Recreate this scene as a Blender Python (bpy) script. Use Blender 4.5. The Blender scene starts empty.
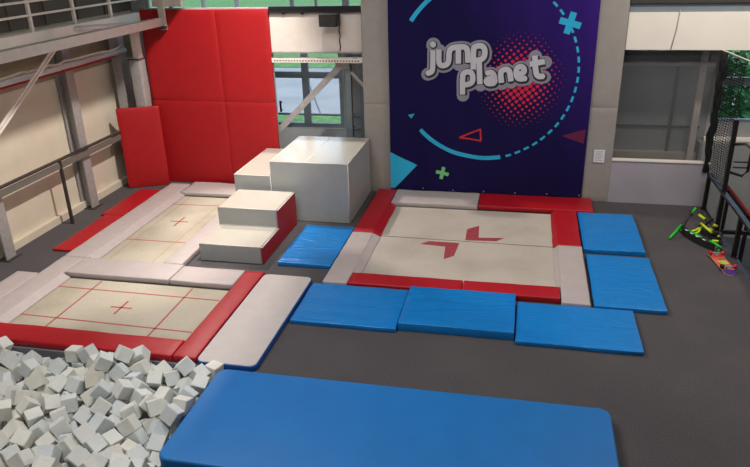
import bpy, bmesh, math, random
from mathutils import Vector, Matrix, Euler, noise
PI = math.pi
sc = bpy.context.scene
COL = sc.collection

# ---------------------------------------------------------------- camera
def make_camera():
    yaw, pit, rol = -0.22018, 0.4022, 0.027706
    cy, sy, cp, sp = math.cos(yaw), math.sin(yaw), math.cos(pit), math.sin(pit)
    fwd = Vector((sy*cp, cy*cp, -sp)); right = Vector((cy, -sy, 0)); down = fwd.cross(right)
    cr, sr = math.cos(rol), math.sin(rol)
    r2 = cr*right + sr*down; d2 = -sr*right + cr*down
    cam = bpy.data.cameras.new('camera'); o = bpy.data.objects.new('camera', cam); COL.objects.link(o)
    m = Matrix((r2, -d2, -fwd)).transposed().to_4x4(); m.translation = (0, 0, 5.0)
    o.matrix_world = m
    cam.sensor_fit = 'HORIZONTAL'; cam.sensor_width = 36; cam.lens = 683.06/750*36
    cam.clip_end = 200
    sc.camera = o
make_camera()

# ---------------------------------------------------------------- light
w = bpy.data.worlds.new('world'); sc.world = w; w.use_nodes = True
nt = w.node_tree; nt.nodes.clear()
wo = nt.nodes.new('ShaderNodeOutputWorld'); bg = nt.nodes.new('ShaderNodeBackground'); sky = nt.nodes.new('ShaderNodeTexSky')
sky.sky_type = 'NISHITA'; sky.sun_disc = False; sky.sun_elevation = math.radians(50); sky.sun_rotation = 1.0
bg.inputs[1].default_value = 0.5
nt.links.new(sky.outputs[0], bg.inputs[0]); nt.links.new(bg.outputs[0], wo.inputs[0])

def area(name, loc, target, size, size_y, power, col):
    l = bpy.data.lights.new(name, 'AREA'); l.shape = 'RECTANGLE'; l.size = size; l.size_y = size_y
    l.energy = power; l.color = col
    o = bpy.data.objects.new(name, l); COL.objects.link(o); o.location = loc
    o.rotation_euler = (Vector(target)-Vector(loc)).to_track_quat('-Z', 'Y').to_euler()
    return o
WARM = (1.0, 0.91, 0.82); NEUT = (1.0, 0.96, 0.93)
# long ceiling lamps of the hall
area('ceiling_lamp_a', (-4.5, 7.5, 7.7), (-4.5, 7.5, 0), 3.0, 0.8, 165, NEUT)
area('ceiling_lamp_b', (3.0, 6.5, 7.7), (3.0, 6.5, 0), 3.0, 0.8, 150, NEUT)
area('ceiling_lamp_c', (-4.0, 4.2, 7.7), (-4.0, 5.0, 0), 3.0, 0.8, 290, NEUT)
# high lamp in the far left corner and wall washers
def spot(name, loc, target, deg, blend, power, soft, col=WARM):
    l = bpy.data.lights.new(name, 'SPOT'); l.energy = power; l.color = col; l.spot_size = math.radians(deg); l.spot_blend = blend; l.shadow_soft_size = soft
    o = bpy.data.objects.new(name, l); COL.objects.link(o); o.location = loc
    o.rotation_euler = (Vector(target)-Vector(loc)).to_track_quat('-Z', 'Y').to_euler()
spot('corner_spot', (-7.6, 14.3, 7.5), (-2.4, 11.0, 0), 64, .5, 1800, .12)
spot('wall_spot_left', (-3.5, 10.5, 7.4), (-8.6, 12.0, 1.3), 84, .45, 2300, .08)
area('wall_lamp_right', (4.2, 10.6, 7.4), (4.0, 13.9, 2.6), 1.6, 0.4, 260, WARM)

sc.view_settings.view_transform = 'Standard'; sc.view_settings.look = 'None'
sc.view_settings.gamma = 1.0; sc.view_settings.exposure = 0.0
sc.view_settings.use_curve_mapping = False

# ---------------------------------------------------------------- materials
def srgb(c):
    return tuple((v/255/12.92 if v/255 <= .04045 else ((v/255+.055)/1.055)**2.4) for v in c)
def mat(name, c, rough=.6, metal=0, var=.06, scale=6, bump=0, bscale=40, spec=.5, kind=None, coat=0):
    """principled with gentle procedural colour variation and bump"""
    m = bpy.data.materials.new(name); m.use_nodes = True; n = m.node_tree.nodes; L = m.node_tree.links
    p = n['Principled BSDF']; c = srgb(c)
    p.inputs['Roughness'].default_value = rough; p.inputs['Metallic'].default_value = metal
    p.inputs['Specular IOR Level'].default_value = spec; p.inputs['Coat Weight'].default_value = coat
    tc = n.new('ShaderNodeTexCoord')
    no = n.new('ShaderNodeTexNoise'); no.inputs['Scale'].default_value = scale; no.inputs['Detail'].default_value = 5
    L.new(tc.outputs['Object'], no.inputs['Vector'])
    mr = n.new('ShaderNodeMapRange'); mr.inputs['From Min'].default_value = .3; mr.inputs['From Max'].default_value = .7
    mr.inputs['To Min'].default_value = 1-var; mr.inputs['To Max'].default_value = 1+var
    L.new(no.outputs['Fac'], mr.inputs['Value'])
    mx = n.new('ShaderNodeVectorMath'); mx.operation = 'SCALE'; mx.inputs[0].default_value = c
    L.new(mr.outputs[0], mx.inputs['Scale']); L.new(mx.outputs[0], p.inputs['Base Color'])
    if bump:
        b = n.new('ShaderNodeBump'); b.inputs['Strength'].default_value = bump; b.inputs['Distance'].default_value = .02
        if kind == 'wrinkle':
            mp = n.new('ShaderNodeMapping'); mp.inputs['Scale'].default_value = (1.2, 4, 3); mp.inputs['Rotation'].default_value = (0, 0, .7)
            L.new(tc.outputs['Object'], mp.inputs['Vector'])
            n2 = n.new('ShaderNodeTexNoise'); n2.inputs['Scale'].default_value = bscale; n2.inputs['Detail'].default_value = 2
            n2.inputs['Distortion'].default_value = 1.2
            L.new(mp.outputs[0], n2.inputs['Vector'])
            # ridges: 1-|2x-1|
            a = n.new('ShaderNodeMath'); a.operation = 'MULTIPLY_ADD'; a.inputs[1].default_value = 2; a.inputs[2].default_value = -1
            L.new(n2.outputs['Fac'], a.inputs[0])
            ab = n.new('ShaderNodeMath'); ab.operation = 'ABSOLUTE'; L.new(a.outputs[0], ab.inputs[0])
            pw = n.new('ShaderNodeMath'); pw.operation = 'POWER'; pw.inputs[1].default_value = .6; L.new(ab.outputs[0], pw.inputs[0])
            iv = n.new('ShaderNodeMath'); iv.operation = 'SUBTRACT'; iv.inputs[0].default_value = 1; L.new(pw.outputs[0], iv.inputs[1])
            L.new(iv.outputs[0], b.inputs['Height'])
        else:
            n2 = n.new('ShaderNodeTexNoise'); n2.inputs['Scale'].default_value = bscale; n2.inputs['Detail'].default_value = 6
            L.new(tc.outputs['Object'], n2.inputs['Vector']); L.new(n2.outputs['Fac'], b.inputs['Height'])
        L.new(b.outputs[0], p.inputs['Normal'])
    return m
def speckled(name, c1, c2, scale, rough=.95, detail=3, stains=None):
    m = mat(name, c1, rough, bump=.35, bscale=scale, var=0); n = m.node_tree.nodes; L = m.node_tree.links
    p = n['Principled BSDF']; tc = n['Texture Coordinate']
    a = n.new('ShaderNodeTexNoise'); a.inputs['Scale'].default_value = scale; a.inputs['Detail'].default_value = detail
    L.new(tc.outputs['Object'], a.inputs['Vector'])
    r = n.new('ShaderNodeValToRGB'); r.color_ramp.elements[0].position = .35; r.color_ramp.elements[1].position = .65
    r.color_ramp.elements[0].color = (*srgb(c1), 1); r.color_ramp.elements[1].color = (*srgb(c2), 1)
    L.new(a.outputs['Fac'], r.inputs[0]); out = r.outputs[0]
    if stains:
        s = n.new('ShaderNodeTexNoise'); s.inputs['Scale'].default_value = .9; s.inputs['Detail'].default_value = 4
        L.new(tc.outputs['Object'], s.inputs['Vector'])
        q = n.new('ShaderNodeMapRange'); q.inputs['From Min'].default_value = .45; q.inputs['From Max'].default_value = .75
        q.inputs['To Max'].default_value = .55; L.new(s.outputs['Fac'], q.inputs['Value'])
        x = n.new('ShaderNodeMix'); x.data_type = 'RGBA'; L.new(q.outputs[0], x.inputs['Factor'])
        L.new(out, x.inputs['A']); x.inputs['B'].default_value = (*srgb(stains), 1); out = x.outputs['Result']
    L.new(out, p.inputs['Base Color'])
    return m
def see_through(name, c, alpha, rough=.8):
    m = mat(name, c, rough, var=.05); m.node_tree.nodes['Principled BSDF'].inputs['Alpha'].default_value = alpha
    return m
def net_mat(name, c, freq, fill):
    """fine square mesh: real holes cut by a procedural grid"""
    m = mat(name, c, .8, var=.05); n = m.node_tree.nodes; L = m.node_tree.links; p = n['Principled BSDF']; tc = n['Texture Coordinate']
    sp = n.new('ShaderNodeSeparateXYZ'); L.new(tc.outputs['Object'], sp.inputs[0])
    ad = n.new('ShaderNodeMath'); ad.operation = 'ADD'; L.new(sp.outputs[0], ad.inputs[0]); L.new(sp.outputs[1], ad.inputs[1])
    fs = []
    for src in (ad.outputs[0], sp.outputs[2]):
        k = n.new('ShaderNodeMath'); k.operation = 'MULTIPLY'; k.inputs[1].default_value = freq; L.new(src, k.inputs[0])
        f = n.new('ShaderNodeMath'); f.operation = 'FRACT'; L.new(k.outputs[0], f.inputs[0])
        g = n.new('ShaderNodeMath'); g.operation = 'LESS_THAN'; g.inputs[1].default_value = fill; L.new(f.outputs[0], g.inputs[0]); fs.append(g.outputs[0])
    mx = n.new('ShaderNodeMath'); mx.operation = 'MAXIMUM'; L.new(fs[0], mx.inputs[0]); L.new(fs[1], mx.inputs[1])
    L.new(mx.outputs[0], p.inputs['Alpha'])
    return m
M = {}
M['red'] = mat('red_vinyl', (166, 10, 26), .5, bump=.15, bscale=1.6, kind='wrinkle', var=.05)
M['red_wall'] = mat('red_wall_vinyl', (160, 4, 15), .6, bump=.12, bscale=.9, kind='wrinkle', var=.05)
M['grey_pad'] = mat('grey_vinyl', (178, 168, 167), .5, bump=.18, bscale=1.5, kind='wrinkle', var=.04)
M['wall_pad'] = mat('grey_wall_vinyl', (158, 153, 148), .5, bump=.1, bscale=.8, kind='wrinkle', var=.04)
M['blue'] = mat('blue_vinyl', (8, 122, 200), .34, bump=1.0, bscale=.6, kind='wrinkle', var=.05)
M['blue_side'] = mat('blue_side', (6, 82, 165), .45)
M['blue_big'] = mat('blue_coated_vinyl', (16, 110, 184), .5, bump=.05, bscale=200, var=.05, scale=3)
M['white_mat'] = mat('white_carpet_top', (196, 188, 186), .85, bump=.12, bscale=150, var=.04)
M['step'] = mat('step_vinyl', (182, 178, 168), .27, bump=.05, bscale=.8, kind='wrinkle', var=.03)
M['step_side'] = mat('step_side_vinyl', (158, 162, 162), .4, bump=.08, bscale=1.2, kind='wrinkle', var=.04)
M['seam'] = mat('seam_piping', (215, 212, 208), .35)
M['carpet'] = speckled('dark_carpet', (62, 60, 63), (84, 80, 83), 60, stains=(88, 83, 84))
M['bed'] = speckled('woven_bed', (172, 164, 154), (190, 182, 173), 90, .8, stains=(146, 136, 122))
M['bed2'] = speckled('woven_bed_worn', (172, 164, 148), (190, 183, 168), 90, .8, stains=(132, 122, 102))
M['mark'] = mat('red_print', (146, 52, 62), .8, var=.15, scale=12)
M['mark_thin'] = mat('red_thread', (168, 80, 74), .8)
M['black'] = mat('black_metal', (22, 22, 24), .45)
M['rubber'] = mat('black_rubber', (20, 20, 21), .7)
M['dark_metal'] = mat('dark_metal', (52, 48, 46), .5)
M['steel'] = mat('galvanised_steel', (158, 156, 156), .5, metal=.15, var=.12, scale=14)
M['chrome'] = mat('silver_duct', (222, 222, 222), .3, metal=.1)
M['white_steel'] = mat('white_painted_steel', (226, 216, 208), .45)
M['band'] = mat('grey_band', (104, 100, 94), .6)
M['girt'] = mat('beige_girt', (146, 136, 114), .7, var=.08)
M['cream'] = mat('cream_panel', (206, 196, 178), .7, var=.05, scale=2)
M['cream_bright'] = mat('cream_beam', (238, 232, 222), .7, var=.03, scale=2)
M['panel_grey'] = mat('grey_upper_panel', (84, 78, 68), .7, var=.1, scale=3)
M['dark_panel'] = mat('dark_upper_panel', (60, 56, 52), .7, var=.1)
M['rear_grey'] = mat('grey_rear_wall', (152, 156, 158), .7, var=.05)
M['low_wall'] = mat('mauve_grey_paint', (168, 163, 172), .7, var=.05, scale=2)
M['frame_grey'] = mat('grey_window_frame', (120, 132, 140), .5)
M['ceiling'] = mat('ceiling_paint', (120, 115, 108), .8)
M['white_panel'] = mat('white_board', (214, 204, 196), .6, var=.03)
M['paper'] = mat('paper', (226, 226, 230), .8)
M['ink'] = mat('grey_ink', (120, 120, 128), .8)
M['lower_floor'] = mat('lower_floor', (72, 78, 86), .6, var=.1)
M['pit'] = mat('pit_padding', (120, 122, 132), .7)
M['pave'] = mat('pale_paving', (176, 170, 158), .9, var=.12, scale=.6)
M['grass'] = speckled('lawn', (84, 132, 58), (120, 160, 80), 4)
M['leaf'] = mat('leaf_green', (60, 128, 66), .6, var=.45, scale=2.5)
M['bark'] = mat('bark', (74, 60, 48), .9)
M['fence'] = mat('fence_grey', (92, 96, 100), .7)
M['net'] = see_through('grey_fine_net', (100, 104, 108), .5)
M['net_black'] = net_mat('black_net', (16, 17, 18), 22, .28)
M['net_bunch'] = mat('black_net_bunched', (20, 21, 22), .9, bump=.8, bscale=30)
M['yellow'] = mat('neon_yellow', (206, 226, 30), .4)
M['green'] = mat('neon_green', (22, 190, 48), .4)
M['orange'] = mat('orange_deck_print', (222, 66, 40), .4, var=.2, scale=14)
M['purple'] = mat('purple_deck_print', (74, 40, 130), .4)
M['lime'] = mat('lime_deck_print', (170, 190, 60), .4)
M['redwheel'] = mat('red_wheel', (196, 24, 44), .4)
M['tail'] = mat('pale_deck_edge', (222, 190, 150), .6)
M['faint'] = mat('faded_thread', (170, 142, 112), .8)
M['grip_dot'] = mat('white_dots', (225, 225, 225), .6)
def glass_mat():
    m = bpy.data.materials.new('window_glass'); m.use_nodes = True; n = m.node_tree.nodes; L = m.node_tree.links
    n.remove(n['Principled BSDF']); o = n['Material Output']
    t = n.new('ShaderNodeBsdfTransparent'); t.inputs[0].default_value = (.93, .95, .95, 1)
    g = n.new('ShaderNodeBsdfGlossy'); g.inputs['Roughness'].default_value = .03
    f = n.new('ShaderNodeFresnel'); f.inputs[0].default_value = 1.45; x = n.new('ShaderNodeMixShader')
    L.new(f.outputs[0], x.inputs[0]); L.new(t.outputs[0], x.inputs[1]); L.new(g.outputs[0], x.inputs[2]); L.new(x.outputs[0], o.inputs[0])
    return m
M['glass'] = glass_mat()
def foam_mat():
    m = mat('foam', (206, 208, 202), .95, bump=.25, bscale=45, var=.05); n = m.node_tree.nodes; L = m.node_tree.links
    p = n['Principled BSDF']; oi = n.new('ShaderNodeObjectInfo'); r = n.new('ShaderNodeValToRGB')
    e = r.color_ramp.elements; e[0].color = (*srgb((200, 208, 210)), 1); e[1].color = (*srgb((206, 202, 186)), 1); e[1].position = 1
    a = e.new(.35); a.color = (*srgb((210, 214, 212)), 1); b = e.new(.85); b.color = (*srgb((216, 216, 208)), 1)
    L.new(oi.outputs['Random'], r.inputs[0])
    mx = n.new('ShaderNodeVectorMath'); mx.operation = 'MULTIPLY'; L.new(r.outputs[0], mx.inputs[0])
    mr = n['Map Range']; L.new(mr.outputs[0], mx.inputs[1]); L.new(mx.outputs[0], p.inputs['Base Color'])
    return m
M['foam'] = foam_mat()

# ---------------------------------------------------------------- mesh helpers
def bx(bm, x0, x1, y0, y1, z0, z1, slot=0, mtx=None):
    vs = [bm.verts.new((x, y, z)) for x in (x0, x1) for y in (y0, y1) for z in (z0, z1)]
    if mtx is not None:
        for v in vs: v.co = mtx @ v.co
    for q in ((0, 1, 3, 2), (4, 6, 7, 5), (0, 4, 5, 1), (2, 3, 7, 6), (0, 2, 6, 4), (1, 5, 7, 3)):
        f = bm.faces.new([vs[i] for i in q]); f.material_index = slot
    return vs
def soft_box(x0, x1, y0, y1, z0, z1, r=.015, seg=3, puff=0, sub=0, seed=0, vert_only=False, rv=None):
    """bevelled, lightly cushioned block"""
    bm = bmesh.new(); bx(bm, x0, x1, y0, y1, z0, z1)
    if rv:
        ed = [e for e in bm.edges if abs(e.verts[0].co.z-e.verts[1].co.z) > 1e-6]
        bmesh.ops.bevel(bm, geom=ed, offset=rv, segments=8, affect='EDGES', profile=.5)
        ed = [e for e in bm.edges if len(e.link_faces) == 2 and e.calc_face_angle(0) > .9]
        bmesh.ops.bevel(bm, geom=ed, offset=r, segments=seg, affect='EDGES', profile=.5)
    else:
        bmesh.ops.bevel(bm, geom=list(bm.edges), offset=r, segments=seg, affect='EDGES', profile=.5)
    if sub:
        n = sub
        for ax, a, b in ((0, x0, x1), (1, y0, y1), (2, z0, z1)):
            L = b-a; k = int(L/.12) if L > .3 else 0
            for i in range(1, k):
                no_ = [0, 0, 0]; no_[ax] = 1; co = [0, 0, 0]; co[ax] = a+L*i/k
                bmesh.ops.bisect_plane(bm, geom=list(bm.verts)+list(bm.edges)+list(bm.faces), plane_co=co, plane_no=no_)
        for v in bm.verts:
            p = v.co + Vector((seed*7.3, seed*3.1, 0))
            d = noise.noise_vector(p*2.3)*puff + noise.noise_vector(p*6)*puff*.4
            if v.co.z < z0+.004: d.z = 0
            v.co += d
    for f in bm.faces: f.smooth = True
    return bm
def tube(bm, pts, r, n=8, slot=0, cap=True):
    pts = [Vector(p) for p in pts]; rings = []
    up = None
    for i, p in enumerate(pts):
        d = (pts[min(i+1, len(pts)-1)]-pts[max(i-1, 0)]).normalized()
        a = d.cross(Vector((0, 0, 1)) if abs(d.z) < .95 else Vector((1, 0, 0))).normalized(); b = d.cross(a)
        rr = r[i] if isinstance(r, (list, tuple)) else r
        rings.append([bm.verts.new(p+rr*(math.cos(2*PI*k/n)*a+math.sin(2*PI*k/n)*b)) for k in range(n)])
    for i in range(len(rings)-1):
        for k in range(n):
            f = bm.faces.new((rings[i][k], rings[i][(k+1) % n], rings[i+1][(k+1) % n], rings[i+1][k])); f.smooth = True; f.material_index = slot
    if cap:
        for rg in (rings[0][::-1], rings[-1]):
            f = bm.faces.new(rg); f.material_index = slot
def bar(bm, a, b, wd, ht, slot=0):
    """rectangular bar between two points; wd across, ht upward"""
    a, b = Vector(a), Vector(b); d = (b-a).normalized()
    s = d.cross(Vector((0, 0, 1)) if abs(d.z) < .98 else Vector((0, 1, 0))).normalized()*wd/2; u = s.cross(d).normalized()*ht/2
    vs = [bm.verts.new(p+i*s+j*u) for p in (a, b) for i, j in ((-1, -1), (1, -1), (1, 1), (-1, 1))]
    for q in ((3, 2, 1, 0), (4, 5, 6, 7), (0, 1, 5, 4), (1, 2, 6, 5), (2, 3, 7, 6), (3, 0, 4, 7)):
        f = bm.faces.new([vs[i] for i in q]); f.material_index = slot
def obj(name, bm, m, parent=None):
    bmesh.ops.recalc_face_normals(bm, faces=bm.faces)
    me = bpy.data.meshes.new(name); bm.to_mesh(me); bm.free()
    for x in (m if isinstance(m, (list, tuple)) else [m]): me.materials.append(x)
    o = bpy.data.objects.new(name, me); COL.objects.link(o)
    if parent is not None: o.parent = parent; o.matrix_parent_inverse = Matrix.Translation(-Vector(parent.location))
    return o
def tag(o, label=None, cat=None, group=None, kind=None):
    if label: o['label'] = label
    if cat: o['category'] = cat
    if group: o['group'] = group
    if kind: o['kind'] = kind
    return o
def thing(name, loc, label, cat, group=None):
    o = bpy.data.objects.new(name, None); COL.objects.link(o); o.location = loc; o.empty_display_size = .1
    return tag(o, label, cat, group)
def box_obj(name, b, m, parent=None):
    bm = bmesh.new(); bx(bm, *b); return obj(name, bm, m, parent)
def struct(name, boxes, m):
    bm = bmesh.new()
    for b in boxes: bx(bm, *b)
    return tag(obj(name, bm, m), kind='structure')

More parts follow.
